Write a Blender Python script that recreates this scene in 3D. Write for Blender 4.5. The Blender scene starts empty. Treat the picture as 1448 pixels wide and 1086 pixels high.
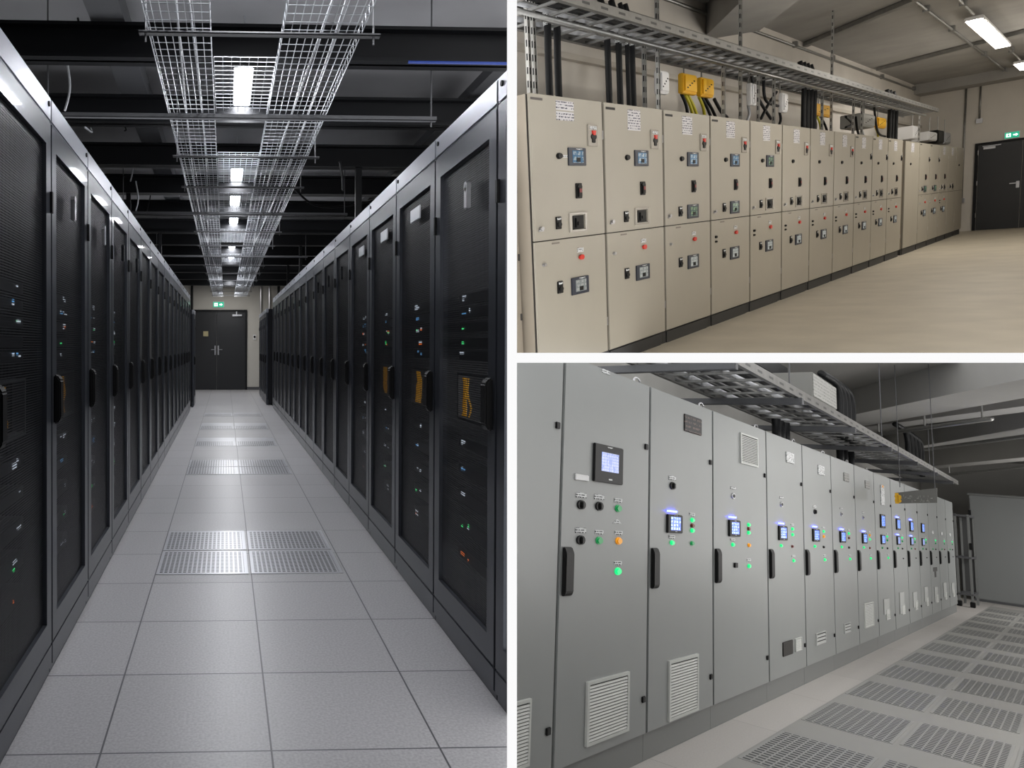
import bpy, bmesh, math, random
from mathutils import Matrix, Vector
random.seed(7)
sc = bpy.context.scene
COL = sc.collection
PI = math.pi

# ------------------------------------------------------------------ camera and the three rooms
FOC, PX, PY = 1000.0, 350.0, 500.0
# each room: row direction, up direction, right direction (seen from the camera: x right, y down, z forward)
ROOM = {
 1: dict(row=(-0.03151,-0.01185,0.99943), up=(0.00159,-0.99993,-0.01181), right=(0.9995,0.00122,0.03152), h=1.432),
 2: dict(row=(0.77102,-0.1608,0.61617), up=(-0.09594,-0.98588,-0.13724), right=(0.62954,0.0467,-0.77556), h=1.2378),
 3: dict(row=(0.75055,0.17871,0.63619), up=(0.10028,-0.98239,0.15766), right=(0.65316,-0.05453,-0.75525), h=1.4507)}
for r in ROOM.values():
    for k in ('row', 'up', 'right'):
        r[k] = Vector(r[k]).normalized()
R1 = ROOM[1]
W_FROM_CAM = Matrix((R1['right'], R1['row'], R1['up']))      # camera coords -> world (world = first room's axes)
CAMPOS = Vector((0, 0, R1['h']))
def room_matrix(k):
    r = ROOM[k]
    a, b, c = (W_FROM_CAM @ r[q] for q in ('right', 'row', 'up'))
    m = Matrix((a, b, c)).transposed().to_4x4()
    # camera stands at (0,0,h) of every room
    m.translation = CAMPOS - (m.to_3x3() @ Vector((0, 0, r['h'])))
    return m
RM = {k: room_matrix(k) for k in ROOM}
def ray(k, x, y):
    d = Vector(((x-PX)/FOC, (y-PY)/FOC, 1.0)); r = ROOM[k]
    return Vector((r['right'].dot(d), r['row'].dot(d), r['up'].dot(d)))
def onx(k, x, y, X):
    d = ray(k, x, y); q = d*(X/d.x); return Vector((q.x, q.y, q.z+ROOM[k]['h']))
def onz(k, x, y, Z=0.0):
    h = ROOM[k]['h']; d = ray(k, x, y); q = d*((Z-h)/d.z); return Vector((q.x, q.y, Z))
def ony(k, x, y, Y):
    d = ray(k, x, y); q = d*(Y/d.y); return Vector((q.x, q.y, q.z+ROOM[k]['h']))

cam = bpy.data.cameras.new('camera'); co = bpy.data.objects.new('camera', cam); COL.objects.link(co)
cam.sensor_fit = 'HORIZONTAL'; cam.sensor_width = 36; cam.lens = FOC/1448*36
cam.shift_x = (724-PX)/1448; cam.shift_y = -(543-PY)/1448
cam.clip_start = 0.1; cam.clip_end = 200
mc = Matrix((W_FROM_CAM @ Vector((1,0,0)), W_FROM_CAM @ Vector((0,-1,0)), W_FROM_CAM @ Vector((0,0,-1)))).transposed().to_4x4()
mc.translation = CAMPOS; co.matrix_world = mc
sc.camera = co
sc.view_settings.view_transform = 'Standard'; sc.view_settings.look = 'None'
w = bpy.data.worlds.new('world'); sc.world = w; w.use_nodes = True
w.node_tree.nodes['Background'].inputs[0].default_value = (0.8, 0.85, 1, 1)
w.node_tree.nodes['Background'].inputs[1].default_value = 0.01

# ------------------------------------------------------------------ materials
def srgb(c):
    return tuple(((v/255)/12.92 if v/255 <= .04045 else ((v/255+.055)/1.055)**2.4) for v in c)
MATS = {}
def mat(name, rgb, rough=.5, metal=0.0, emit=None, es=0.0, noise=0.0, nscale=6.0, bump=0.0, bscale=80.0, alpha=None, coat=0.0):
    if name in MATS: return MATS[name]
    m = bpy.data.materials.new(name); m.use_nodes = True; nt = m.node_tree; b = nt.nodes['Principled BSDF']
    c = srgb(rgb)
    b.inputs['Base Color'].default_value = (*c, 1); b.inputs['Roughness'].default_value = rough
    b.inputs['Metallic'].default_value = metal; b.inputs['Coat Weight'].default_value = coat
    if emit: b.inputs['Emission Color'].default_value = (*srgb(emit), 1); b.inputs['Emission Strength'].default_value = es
    if noise or bump:
        tc = nt.nodes.new('ShaderNodeTexCoord')
    if noise:
        n = nt.nodes.new('ShaderNodeTexNoise'); n.inputs['Scale'].default_value = nscale; n.inputs['Detail'].default_value = 6
        nt.links.new(tc.outputs['Object'], n.inputs['Vector'])
        cr = nt.nodes.new('ShaderNodeValToRGB'); cr.color_ramp.elements[0].position = .3; cr.color_ramp.elements[1].position = .7
        cr.color_ramp.elements[0].color = (*[v*(1-noise) for v in c], 1); cr.color_ramp.elements[1].color = (*[min(1, v*(1+noise)) for v in c], 1)
        nt.links.new(n.outputs['Fac'], cr.inputs[0]); nt.links.new(cr.outputs[0], b.inputs['Base Color'])
    if bump:
        n = nt.nodes.new('ShaderNodeTexNoise'); n.inputs['Scale'].default_value = bscale; n.inputs['Detail'].default_value = 3
        nt.links.new(tc.outputs['Object'], n.inputs['Vector'])
        bp = nt.nodes.new('ShaderNodeBump'); bp.inputs['Strength'].default_value = bump; bp.inputs['Distance'].default_value = .01
        nt.links.new(n.outputs['Fac'], bp.inputs['Height']); nt.links.new(bp.outputs[0], b.inputs['Normal'])
    if rgb[0] < 20 and not emit: b.inputs['Specular IOR Level'].default_value = .25
    MATS[name] = m; return m
def math_node(nt, op, a, b=None, c=None):
    n = nt.nodes.new('ShaderNodeMath'); n.operation = op
    for i, v in enumerate((a, b, c)):
        if v is None: continue
        if isinstance(v, (int, float)): n.inputs[i].default_value = v
        else: nt.links.new(v, n.inputs[i])
    return n.outputs[0]
def grid_mask(nt, coord, period, duty, off=0.0):
    """1 where frac((coord-off)/period) < duty"""
    f = math_node(nt, 'FRACT', math_node(nt, 'DIVIDE', math_node(nt, 'SUBTRACT', coord, off), period))
    return math_node(nt, 'LESS_THAN', f, duty)
def obj_xyz(nt):
    tc = nt.nodes.new('ShaderNodeTexCoord'); s = nt.nodes.new('ShaderNodeSeparateXYZ'); nt.links.new(tc.outputs['Object'], s.inputs[0]); return s.outputs, tc
def mix_col(nt, fac, a, b):
    n = nt.nodes.new('ShaderNodeMix'); n.data_type = 'RGBA'
    nt.links.new(fac, n.inputs[0])
    for s, v in ((6, a), (7, b)):
        if isinstance(v, tuple): n.inputs[s].default_value = (*v, 1)
        else: nt.links.new(v, n.inputs[s])
    return n.outputs[2]

def slotted(name, axis, period, duty, rgb=(150, 150, 148), lo=None, hi=None, cross=None):
    m = mat(name, rgb, .42, .8, noise=.12, nscale=14); nt = m.node_tree; b = nt.nodes['Principled BSDF']
    old = b.inputs['Base Color'].links[0].from_socket
    xyz, tc = obj_xyz(nt); k = grid_mask(nt, xyz[axis], period, duty)
    k = math_node(nt, 'MULTIPLY', k, math_node(nt, 'MULTIPLY', math_node(nt, 'GREATER_THAN', xyz[cross], lo), math_node(nt, 'LESS_THAN', xyz[cross], hi)))
    nt.links.new(mix_col(nt, k, old, srgb((38, 38, 38))), b.inputs['Base Color'])
    mt = math_node(nt, 'MULTIPLY_ADD', k, -.8, .8); nt.links.new(mt, b.inputs['Metallic']); return m
def tiled_floor(name, rgb, xoff, xp, yoff, yp, seam=.006, seamrgb=(70, 70, 74), rough=.42, speck=.12):
    m = bpy.data.materials.new(name); m.use_nodes = True; nt = m.node_tree; b = nt.nodes['Principled BSDF']
    xyz, tc = obj_xyz(nt); c = srgb(rgb)
    n = nt.nodes.new('ShaderNodeTexNoise'); n.inputs['Scale'].default_value = 95; n.inputs['Detail'].default_value = 2; nt.links.new(tc.outputs['Object'], n.inputs['Vector'])
    cr = nt.nodes.new('ShaderNodeValToRGB'); cr.color_ramp.elements[0].position = .35; cr.color_ramp.elements[1].position = .65
    cr.color_ramp.elements[0].color = (*[v*(1-speck) for v in c], 1); cr.color_ramp.elements[1].color = (*[v*(1+speck) for v in c], 1)
    nt.links.new(n.outputs['Fac'], cr.inputs[0])
    # tile to tile tone
    fx = math_node(nt, 'FLOOR', math_node(nt, 'DIVIDE', math_node(nt, 'SUBTRACT', xyz[0], xoff), xp))
    fy = math_node(nt, 'FLOOR', math_node(nt, 'DIVIDE', math_node(nt, 'SUBTRACT', xyz[1], yoff), yp))
    cmb = nt.nodes.new('ShaderNodeCombineXYZ'); nt.links.new(fx, cmb.inputs[0]); nt.links.new(fy, cmb.inputs[1])
    wn = nt.nodes.new('ShaderNodeTexWhiteNoise'); nt.links.new(cmb.outputs[0], wn.inputs['Vector'])
    tone = math_node(nt, 'MULTIPLY_ADD', wn.outputs['Value'], .07, .965)
    vm = nt.nodes.new('ShaderNodeVectorMath'); vm.operation = 'SCALE'; nt.links.new(cr.outputs[0], vm.inputs[0]); nt.links.new(tone, vm.inputs['Scale'])
    mx = math_node(nt, 'MAXIMUM', grid_mask(nt, xyz[0], xp, seam/xp, xoff-seam/2), grid_mask(nt, xyz[1], yp, seam/yp, yoff-seam/2))
    nt.links.new(mix_col(nt, mx, vm.outputs[0], srgb(seamrgb)), b.inputs['Base Color'])
    b.inputs['Roughness'].default_value = rough
    MATS[name] = m; return m
def perforated(name, rgb, hole, px_, py_, dx, dy, margin, size, rough=.45, metal=0.0, stagger=False):
    """panel with dark slots: periods px_,py_, duty dx,dy, plain margin round the edge; panel spans 0..size"""
    m = bpy.data.materials.new(name); m.use_nodes = True; nt = m.node_tree; b = nt.nodes['Principled BSDF']
    xyz, tc = obj_xyz(nt)
    gx = grid_mask(nt, xyz[0], px_, dx, margin[0]); gy = grid_mask(nt, xyz[1], py_, dy, margin[1])
    k = math_node(nt, 'MULTIPLY', gx, gy)
    for ax in (0, 1):
        k = math_node(nt, 'MULTIPLY', k, math_node(nt, 'GREATER_THAN', xyz[ax], margin[ax]))
        k = math_node(nt, 'MULTIPLY', k, math_node(nt, 'LESS_THAN', xyz[ax], size[ax]-margin[ax]))
    k = math_node(nt, 'MULTIPLY', k, math_node(nt, 'GREATER_THAN', xyz[2], -.0005))
    nt.links.new(mix_col(nt, k, srgb(rgb), srgb(hole)), b.inputs['Base Color'])
    b.inputs['Roughness'].default_value = rough; b.inputs['Metallic'].default_value = metal
    MATS[name] = m; return m
def mesh_door_material():
    m = bpy.data.materials.new('perforated_black_steel'); m.use_nodes = True; nt = m.node_tree; b = nt.nodes['Principled BSDF']
    b.inputs['Base Color'].default_value = (.013, .014, .017, 1); b.inputs['Roughness'].default_value = .42; b.inputs['Metallic'].default_value = .35
    xyz, tc = obj_xyz(nt)
    s1 = math_node(nt, 'SINE', math_node(nt, 'MULTIPLY', math_node(nt, 'ADD', xyz[1], xyz[2]), 2*PI/.02))
    s2 = math_node(nt, 'SINE', math_node(nt, 'MULTIPLY', math_node(nt, 'SUBTRACT', xyz[1], xyz[2]), 2*PI/.02))
    k = math_node(nt, 'GREATER_THAN', math_node(nt, 'MULTIPLY', s1, s2), .08)
    tr = nt.nodes.new('ShaderNodeBsdfTransparent'); mx = nt.nodes.new('ShaderNodeMixShader')
    nt.links.new(k, mx.inputs[0]); nt.links.new(b.outputs[0], mx.inputs[1]); nt.links.new(tr.outputs[0], mx.inputs[2])
    nt.links.new(mx.outputs[0], nt.nodes['Material Output'].inputs[0])
    return m
def screen_material(name, bg, fg, es, bx_=.03, bz_=.02, duty=.7):
    m = bpy.data.materials.new(name); m.use_nodes = True; nt = m.node_tree; b = nt.nodes['Principled BSDF']
    xyz, tc = obj_xyz(nt)
    n = nt.nodes.new('ShaderNodeTexNoise'); n.inputs['Scale'].default_value = 38; nt.links.new(tc.outputs['Object'], n.inputs['Vector'])
    k = math_node(nt, 'MULTIPLY', math_node(nt, 'MULTIPLY', grid_mask(nt, xyz[1], bx_, duty), grid_mask(nt, xyz[2], bz_, duty)), math_node(nt, 'GREATER_THAN', n.outputs['Fac'], .42))
    c = mix_col(nt, k, srgb(bg), srgb(fg))
    b.inputs['Base Color'].default_value = (.02, .02, .03, 1); b.inputs['Roughness'].default_value = .2
    nt.links.new(c, b.inputs['Emission Color']); b.inputs['Emission Strength'].default_value = es
    MATS[name] = m; return m
def paper_material(name, rgb=(205, 203, 205), ink=(60, 60, 80), period=.022):
    m = bpy.data.materials.new(name); m.use_nodes = True; nt = m.node_tree; b = nt.nodes['Principled BSDF']
    xyz, tc = obj_xyz(nt)
    n = nt.nodes.new('ShaderNodeTexNoise'); n.inputs['Scale'].default_value = 55; n.inputs['Detail'].default_value = 3; nt.links.new(tc.outputs['Object'], n.inputs['Vector'])
    k = math_node(nt, 'MULTIPLY', grid_mask(nt, xyz[2], period, .45), math_node(nt, 'GREATER_THAN', n.outputs['Fac'], .5))
    nt.links.new(mix_col(nt, k, srgb(rgb), srgb(ink)), b.inputs['Base Color']); b.inputs['Roughness'].default_value = .6
    MATS[name] = m; return m

rack_black = mat('rack_black', (30, 31, 35), .36, .45)
rack_frame = mat('rack_frame_grey', (70, 73, 80), .34, .6, coat=.15)
rack_rail_sheen = mat('rack_rail_sheen', (165, 168, 176), .34, .5)  # paler than the frame: overhead light sheen put into the colour
dark_in = mat('dark_interior', (10, 10, 12), .8)
handle_black = mat('handle_black', (8, 8, 9), .5)
mesh_steel = mesh_door_material()
srv = mat('server_face', (34, 36, 40), .4, .6)
galv = mat('galvanised_wire', (168, 171, 176), .4, .75)
strut = mat('galvanised_strut', (150, 150, 148), .42, .8, noise=.12, nscale=14)
beam_black = mat('beam_black', (17, 18, 21), .5, .1)
beam_grey = mat('beam_grey', (84, 85, 88), .5, .2)
ceil1 = mat('ceiling_grey_board', (140, 140, 143), .85, noise=.1, nscale=1.5)
wall1 = mat('wall_offwhite', (186, 183, 176), .8, noise=.05, nscale=2)
door_dark = mat('door_dark', (28, 29, 32), .4)
steel = mat('brushed_steel', (185, 185, 188), .3, .9)
white_p = mat('white_plastic', (222, 222, 222), .5)
plate_w = mat('white_plate', (225, 228, 232), .35, .2)
tube_em = mat('light_tube', (255, 255, 255), .5, emit=(240, 245, 255), es=14)
green_em = mat('exit_green', (20, 150, 110), .5, emit=(40, 190, 150), es=.7)
white_em = mat('exit_white', (255, 255, 255), .5, emit=(235, 255, 248), es=1.6)
divider_glow = mat('glowing_white', (255, 255, 255), .6, emit=(254, 254, 254), es=.97)  # added glow keeps the dividers white; they are no lamps
LED = {'white': mat('led_white', (200, 200, 200), .5, emit=(205, 215, 230), es=.9), 'green': mat('led_green', (60, 200, 90), .5, emit=(70, 230, 130), es=1.6),
       'orange': mat('led_orange', (230, 120, 40), .5, emit=(255, 120, 40), es=.9), 'blue': mat('led_blue', (90, 160, 220), .5, emit=(110, 180, 240), es=.7)}
yellow_c = mat('yellow_cable_glow', (220, 165, 20), .5, emit=(210, 150, 20), es=.3)  # colour carries an added faint glow so the leads show
blk_cable = mat('black_cable', (19, 20, 22), .5)
rail_slot = slotted('slotted_rail', 1, .3, .4, rgb=(128, 127, 124), lo=.026, hi=.045, cross=2)
post_slot = slotted('slotted_post', 2, .1, .5, rgb=(185, 184, 180), lo=-.005, hi=.007, cross=0)
grey_cable = mat('pale_cable', (170, 172, 176), .5)

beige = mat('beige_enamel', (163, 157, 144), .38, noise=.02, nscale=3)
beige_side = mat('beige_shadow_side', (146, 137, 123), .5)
gap_dark = mat('dark_gap', (44, 41, 38), .7)
plinth2 = mat('charcoal_plinth', (44, 44, 44), .6)
wall2 = mat('warm_grey_wall', (206, 201, 193), .85, noise=.07, nscale=1.2)
ceil2 = mat('concrete_ceiling', (158, 156, 152), .9, noise=.1, nscale=1.6, bump=.3, bscale=12)
floor2 = mat('smooth_concrete_floor', (180, 171, 154), .5, noise=.09, nscale=2.2)
yellow_box = mat('yellow_plastic', (232, 178, 20), .45)
yg_cable = mat('yellow_green_cable', (190, 180, 40), .5)
red_p = mat('red_plastic', (205, 48, 36), .4)
blk_p = mat('black_plastic', (18, 18, 19), .5)
navy = mat('navy_frame', (38, 44, 58), .4)
clear_p = mat('pale_clear_cover', (168, 162, 152), .25)
paper = paper_material('printed_sheet')
scr2 = screen_material('blue_meter_screen', (36, 110, 150), (170, 190, 195), .6, .07, .04)
scr2g = screen_material('green_meter_screen', (40, 84, 76), (150, 180, 130), .5, .07, .04)
scr2w = screen_material('pale_meter_screen', (150, 156, 152), (190, 192, 184), .6, .07, .03)

grey_e = mat('grey_enamel', (135, 138, 137), .36, noise=.015, nscale=3)
grey_pl = mat('grey_plinth', (114, 116, 115), .5)
vent_w = mat('vent_plastic', (188, 190, 186), .45)
wall3 = mat('grey_plaster_wall', (150, 149, 145), .85, noise=.06, nscale=1.5)
ceil3 = mat('grey_plaster_ceiling', (158, 157, 154), .9, noise=.05, nscale=1.2)
grey_lt = mat('light_grey_plate', (168, 170, 168), .5)
big_door = mat('grey_partition_panel', (128, 131, 131), .5)
scr3 = screen_material('blue_touch_screen', (45, 95, 245), (170, 205, 255), 1.3, .045, .022, .7)
scr3b = screen_material('pale_blue_screen', (120, 145, 225), (175, 190, 240), .85, .03, .016, .8)
blue_em = mat('blue_glow_label', (90, 90, 255), .5, emit=(60, 70, 255), es=18)
green_b = mat('lit_green_button', (10, 120, 60), .35, emit=(20, 225, 130), es=1.1)
green_d = mat('green_button', (10, 110, 60), .35, emit=(20, 190, 100), es=.25)
amber = mat('amber_button', (215, 150, 20), .4, emit=(240, 150, 20), es=.35)
red_d = mat('dark_red_button', (110, 30, 24), .4)
label_w = paper_material('small_label', (210, 212, 212), (40, 40, 44), .012)
sign_g = mat('grey_sign_face', (92, 92, 88), .6)
sign_y = mat('sign_yellow', (215, 165, 20), .5)
dark_plate = paper_material('dark_instrument_face', (34, 33, 34), (95, 78, 74), .03)
box_face = paper_material('grey_box_face', (140, 140, 136), (104, 104, 102), .03)

floor1 = tiled_floor('speckled_raised_floor', (162, 161, 163), .165, .6, 2.507-.03, .592, .007, (84, 84, 88), .36)
floor3 = tiled_floor('pale_floor_tile', (180, 176, 172), -1.458, .535, 4.86, 1.545, .008, (150, 148, 144), .5, .05)

# ------------------------------------------------------------------ mesh builder
class MB:
    def __init__(s): s.bm = bmesh.new()
    def box(s, x0, y0, z0, x1, y1, z1, bev=0):
        x0, x1 = min(x0, x1), max(x0, x1); y0, y1 = min(y0, y1), max(y0, y1); z0, z1 = min(z0, z1), max(z0, z1)
        r = bmesh.ops.create_cube(s.bm, size=1, matrix=Matrix.Translation(((x0+x1)/2, (y0+y1)/2, (z0+z1)/2)) @ Matrix.Diagonal((x1-x0, y1-y0, z1-z0, 1)))
        if bev:
            es = list({e for v in r['verts'] for e in v.link_edges})
            bmesh.ops.bevel(s.bm, geom=es, offset=bev, segments=2, affect='EDGES', clamp_overlap=True)
        return s
    def cyl(s, a, b, r, n=12, r2=None, sx=1.0):
        """solid cylinder a->b; sx stretches the section along y when the axis is x"""
        a, b = Vector(a), Vector(b); d = b-a; L = d.length
        q = Vector((0, 0, 1)).rotation_difference(d).to_matrix().to_4x4()
        vs = bmesh.ops.create_cone(s.bm, cap_ends=True, segments=n, radius1=r, radius2=r if r2 is None else r2, depth=L, matrix=Matrix.Translation((a+b)/2) @ q)['verts']
        if sx != 1.0:
            c = (a+b)/2
            for v in vs: v.co.y = c.y+(v.co.y-c.y)*sx
        return s
    def tube(s, pts, r, n=6):
        pts = [Vector(p) for p in pts]; rings = []
        for i, p in enumerate(pts):
            t = (pts[min(i+1, len(pts)-1)]-pts[max(i-1, 0)]).normalized()
            u = t.orthogonal().normalized() if not rings else (pu - t*pu.dot(t)).normalized()
            pu = u; v = t.cross(u)
            rings.append([s.bm.verts.new(p+u*math.cos(2*PI*k/n)*r+v*math.sin(2*PI*k/n)*r) for k in range(n)])
        for a, b in zip(rings, rings[1:]):
            for k in range(n): s.bm.faces.new((a[k], a[(k+1) % n], b[(k+1) % n], b[k]))
        s.bm.faces.new(rings[0][::-1]); s.bm.faces.new(rings[-1])
        return s
    def smooth_tube(s, pts, r, n=6, sub=5):
        P = [Vector(p) for p in pts]; out = []
        for i in range(len(P)-1):
            p0, p1, p2, p3 = P[max(i-1, 0)], P[i], P[i+1], P[min(i+2, len(P)-1)]
            for k in range(sub):
                t = k/sub
                out.append(.5*((2*p1)+(p2-p0)*t+(2*p0-5*p1+4*p2-p3)*t*t+(3*p1-p0-3*p2+p3)*t**3))
        out.append(P[-1]); return s.tube(out, r, n)
    def poly(s, pts):
        s.bm.faces.new([s.bm.verts.new(Vector(p)) for p in pts]); return s
    def prism(s, pts, d):
        a = [s.bm.verts.new(Vector(p)) for p in pts]; b = [s.bm.verts.new(Vector(p)+Vector(d)) for p in pts]; n = len(a)
        s.bm.faces.new(a); s.bm.faces.new(b[::-1])
        for i in range(n): s.bm.faces.new((a[i], b[i], b[(i+1) % n], a[(i+1) % n]))
        return s
    def ring(s, o, y0, z0, y1, z1, wy, wz, d0, d1, wz2=None):
        """rectangular frame in the plane x=const, from depth d0 to d1 (times o)"""
        wz2 = wz if wz2 is None else wz2
        s.box(o*d0, y0, z0, o*d1, y0+wy, z1); s.box(o*d0, y1-wy, z0, o*d1, y1, z1)
        s.box(o*d0, y0+wy, z1-wz, o*d1, y1-wy, z1); s.box(o*d0, y0+wy, z0, o*d1, y1-wy, z0+wz2); return s
    def data(s, name, m, smooth=False):
        bmesh.ops.recalc_face_normals(s.bm, faces=s.bm.faces[:])
        me = bpy.data.meshes.new(name); s.bm.to_mesh(me); s.bm.free(); me.materials.append(m)
        if smooth:
            for p in me.polygons: p.use_smooth = True
        return me
def part(name, mb, m, parent, label=None, smooth=False, loc=None):
    me = mb if isinstance(mb, bpy.types.Mesh) else mb.data(name, m, smooth)
    o = bpy.data.objects.new(name, me); COL.objects.link(o); o.parent = parent
    if loc: o.location = loc
    if label: o['label'] = label
    return o
def tag(o, label=None, cat=None, group=None, kind=None):
    if label: o['label'] = label
    if cat: o['category'] = cat
    if group: o['group'] = group
    if kind: o['kind'] = kind
    return o
ROOMOF = {}
def thing(name, label, cat, room, loc=(0, 0, 0), group=None):
    o = bpy.data.objects.new(name, None); COL.objects.link(o); o.empty_display_size = .1
    o.matrix_world = RM[room] @ Matrix.Translation(loc); ROOMOF[o.name] = room
    return tag(o, label, cat, group)
def solo(name, mb, m, label, cat, room, loc=(0, 0, 0), group=None, smooth=False, kind=None):
    me = mb.data(name, m, smooth); o = bpy.data.objects.new(name, me); COL.objects.link(o)
    o.matrix_world = RM[room] @ Matrix.Translation(loc); ROOMOF[o.name] = room
    return tag(o, label, cat, group, kind)
def struct(name, mb, m, room, loc=(0, 0, 0)):
    return solo(name, mb, m, None, None, room, loc, kind='structure')
def area(name, room, loc, sx, sy, power, color=(1, 1, 1), aim=None, spread=None):
    l = bpy.data.lights.new(name, 'AREA'); l.shape = 'RECTANGLE'; l.size = sx; l.size_y = sy; l.energy = power; l.color = color
    if spread: l.spread = spread
    o = bpy.data.objects.new(name, l); COL.objects.link(o)
    m = Matrix.Translation(loc)
    if aim: m = m @ (Vector(aim)-Vector(loc)).to_track_quat('-Z', 'Y').to_matrix().to_4x4()
    o.matrix_world = RM[room] @ m; return o
ORD = ['first', 'second', 'third', 'fourth', 'fifth', 'sixth', 'seventh', 'eighth', 'ninth', 'tenth', 'eleventh', 'twelfth', 'thirteenth', 'fourteenth', 'fifteenth', 'sixteenth', 'seventeenth', 'eighteenth', 'nineteenth', 'twentieth']
_cache = {}
def cached(key, fn, m, smooth=False):
    if key not in _cache: _cache[key] = fn().data(key, m, smooth)
    return _cache[key]

# ================================================================== ROOM 1 : data hall
XL, XR, TOP = -.754, 1.085, 2.50
YB = 22.77
struct('floor', MB().box(-2.1, 1.2, -.1, 2.4, YB, 0), floor1, 1)
struct('ceiling', MB().box(-2.1, 1.2, 3.66, 2.4, YB, 3.8), ceil1, 1)
struct('wall_left', MB().box(-2.2, 1.2, 0, -2.1, YB, 3.7), wall1, 1)
struct('wall_right', MB().box(2.4, 1.2, 0, 2.5, YB, 3.7), wall1, 1)
struct('wall_back', MB().box(-2.2, YB, 0, 2.5, YB+.12, 3.7), wall1, 1)
struct('baseboard_back', MB().box(.68, YB-.015, 0, 2.4, YB, .09), beam_grey, 1)

def rack_parts(side, W):
    """side +1: face looks to +x (left row); -1: face looks to -x (right row)"""
    o = side; D = .62; g = .004
    p = {}
    p['cabinet_body'] = MB().box(-o*D, g, .02, -o*.05, g+.02, 2.49).box(-o*D, W-g-.02, .02, -o*.05, W-g, 2.49).box(-o*D, g, 2.455, -o*.05, W-g, 2.485).box(-o*D, g+.02, .02, -o*(D-.02), W-g-.02, 2.455).box(-o*D, g+.02, .02, -o*.05, W-g-.02, .06).data('cabinet_body', rack_black)
    p['top_rail'] = MB().box(-o*.06, g, 2.395, 0, W-g, 2.50, .006).data('top_rail', rack_rail_sheen)
    p['plinth'] = MB().box(-o*.06, g, .0, -o*.012, W-g, .035).box(-o*.06, g, .035, 0, W-g, .13, .004).data('plinth', rack_frame)
    p['door_frame'] = MB().ring(o, g+.006, .137, W-g-.006, 2.388, .078, .105, -.04, 0).data('door_frame', rack_frame)
    p['mesh_panel'] = MB().box(-o*.020, .085, .23, -o*.017, W-.085, 2.29).data('mesh_panel', mesh_steel)
    hb = MB()
    hb.prism([(0, .03, 1.085), (0, .03, 1.30), (o*.016, .03, 1.30), (o*.032, .03, 1.275), (o*.032, .03, 1.11), (o*.016, .03, 1.085)], (0, .06, 0))
    bmesh.ops.bevel(hb.bm, geom=hb.bm.edges[:], offset=.006, segments=2, affect='EDGES')
    p['door_handle'] = hb.data('door_handle', handle_black)
    p['hinge'] = MB().box(0, W-.03, 2.0, o*.012, W-.012, 2.09).data('hinge', handle_black)
    p['screw'] = MB().cyl((0, W-.05, 2.46), (o*.006, W-.05, 2.46), .012, 8).data('screw', handle_black)
    return p
LP, RP = rack_parts(1, .815), rack_parts(-1, .835)
def place_rack(P, x, y, label, group):
    t = thing('server_rack', label, 'server rack', 1, (x, y, 0), group)
    for k in P: part(k, P[k], None, t)
    return t
racks = {}
LY0 = 3.10; RY0 = 2.80
for k in range(-1, 15):
    n = k+1
    racks['L', k] = place_rack(LP, XL, LY0+.815*k, 'black mesh door server rack, %s from the near end of the left row' % ORD[n], 'server racks of the left row')
for k in range(-1, 16):
    racks['R', k] = place_rack(RP, XR, RY0+.835*k, 'black mesh door server rack, %s from the near end of the right row' % ORD[k+1], 'server racks of the right row')
# small plates and emblems on doors
for k, yy in ((1, 3.98), (2, 4.77), (3, 5.57)):
    y0 = RY0+.835*k
    part('number_plate', MB().box(0, yy-y0-.08, 2.14, -.008, yy-y0+.12, 2.215, .003), plate_w, racks['R', k], 'white number plate high on the mesh door')
for s, k, dy in (('R', 0, .32), ('R', 4, .38), ('R', 5, .38), ('R', 6, .38), ('L', 0, .40), ('L', 1, .45), ('L', 2, .45), ('L', 3, .45)):
    o = 1 if s == 'L' else -1
    mb = MB(); mb.cyl((0, dy, 2.14), (o*.02, dy, 2.14), .022, 10).box(0, dy-.02, 2.04, o*.02, dy+.02, 2.14, .004)
    part('key_tag', mb, steel if k < 2 else srv, racks[s, k], 'small tag hanging on the mesh door')
# racks seen past the end of the rows, standing off the row
FP = rack_parts(-1, .86); FPL = rack_parts(1, .8)
for j in range(4):
    t = thing('server_rack', 'shorter black rack %s in the far group beside the back wall at right' % ['nearest', 'second', 'third', 'last'][j], 'server rack', 1, (.98, 16.9+.87*j, 0), 'far racks near the door')
    for k in FP: part(k, FP[k], None, t)
    for c in t.children: c.scale = (1, 1, .925)
t = thing('server_rack', 'lone shorter black rack beyond the left row, beside the dark double door', 'server rack', 1, (-.72, 16.35, 0), 'far racks near the door')
for k in FPL: part(k, FPL[k], None, t)
for c in t.children: c.scale = (1, 1, .9)

# servers behind the mesh doors
def server(side, k, z, h, idx, style):
    o = 1 if side == 'L' else -1; x = XL if side == 'L' else XR; W = .815 if side == 'L' else .835
    y = (LY0 if side == 'L' else RY0)+W*k
    t = thing('server_unit', 'slim server, %s from the top inside the %s rack of the %s row' % (ORD[(idx-1) % 10], ORD[k+1], 'left' if side == 'L' else 'right'), 'server', 1, (x-o*.085, y+.13, z), 'servers inside the racks')
    part('chassis', cached('chassis%s%d' % (side, int(h*1000)), lambda: MB().box(-o*.40, 0, 0, 0, W-.26, h, .003), srv), None, t)
    rnd = random.Random(idx*31+k)
    for q in range(4):
        c = rnd.choice(style); yy = rnd.choice((.04, .07, .10, W-.42, W-.36, W-.33)) ; ww = rnd.choice((.012, .02, .05))
        key = 'led_%s_%d_%s' % (side, int(ww*1000), c)
        part('status_light', cached(key, lambda: MB().box(0, 0, 0, o*.004, ww, .012), LED[c]), None, t, loc=(0, yy, h*rnd.uniform(.2, .7)))
i = 0
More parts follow.
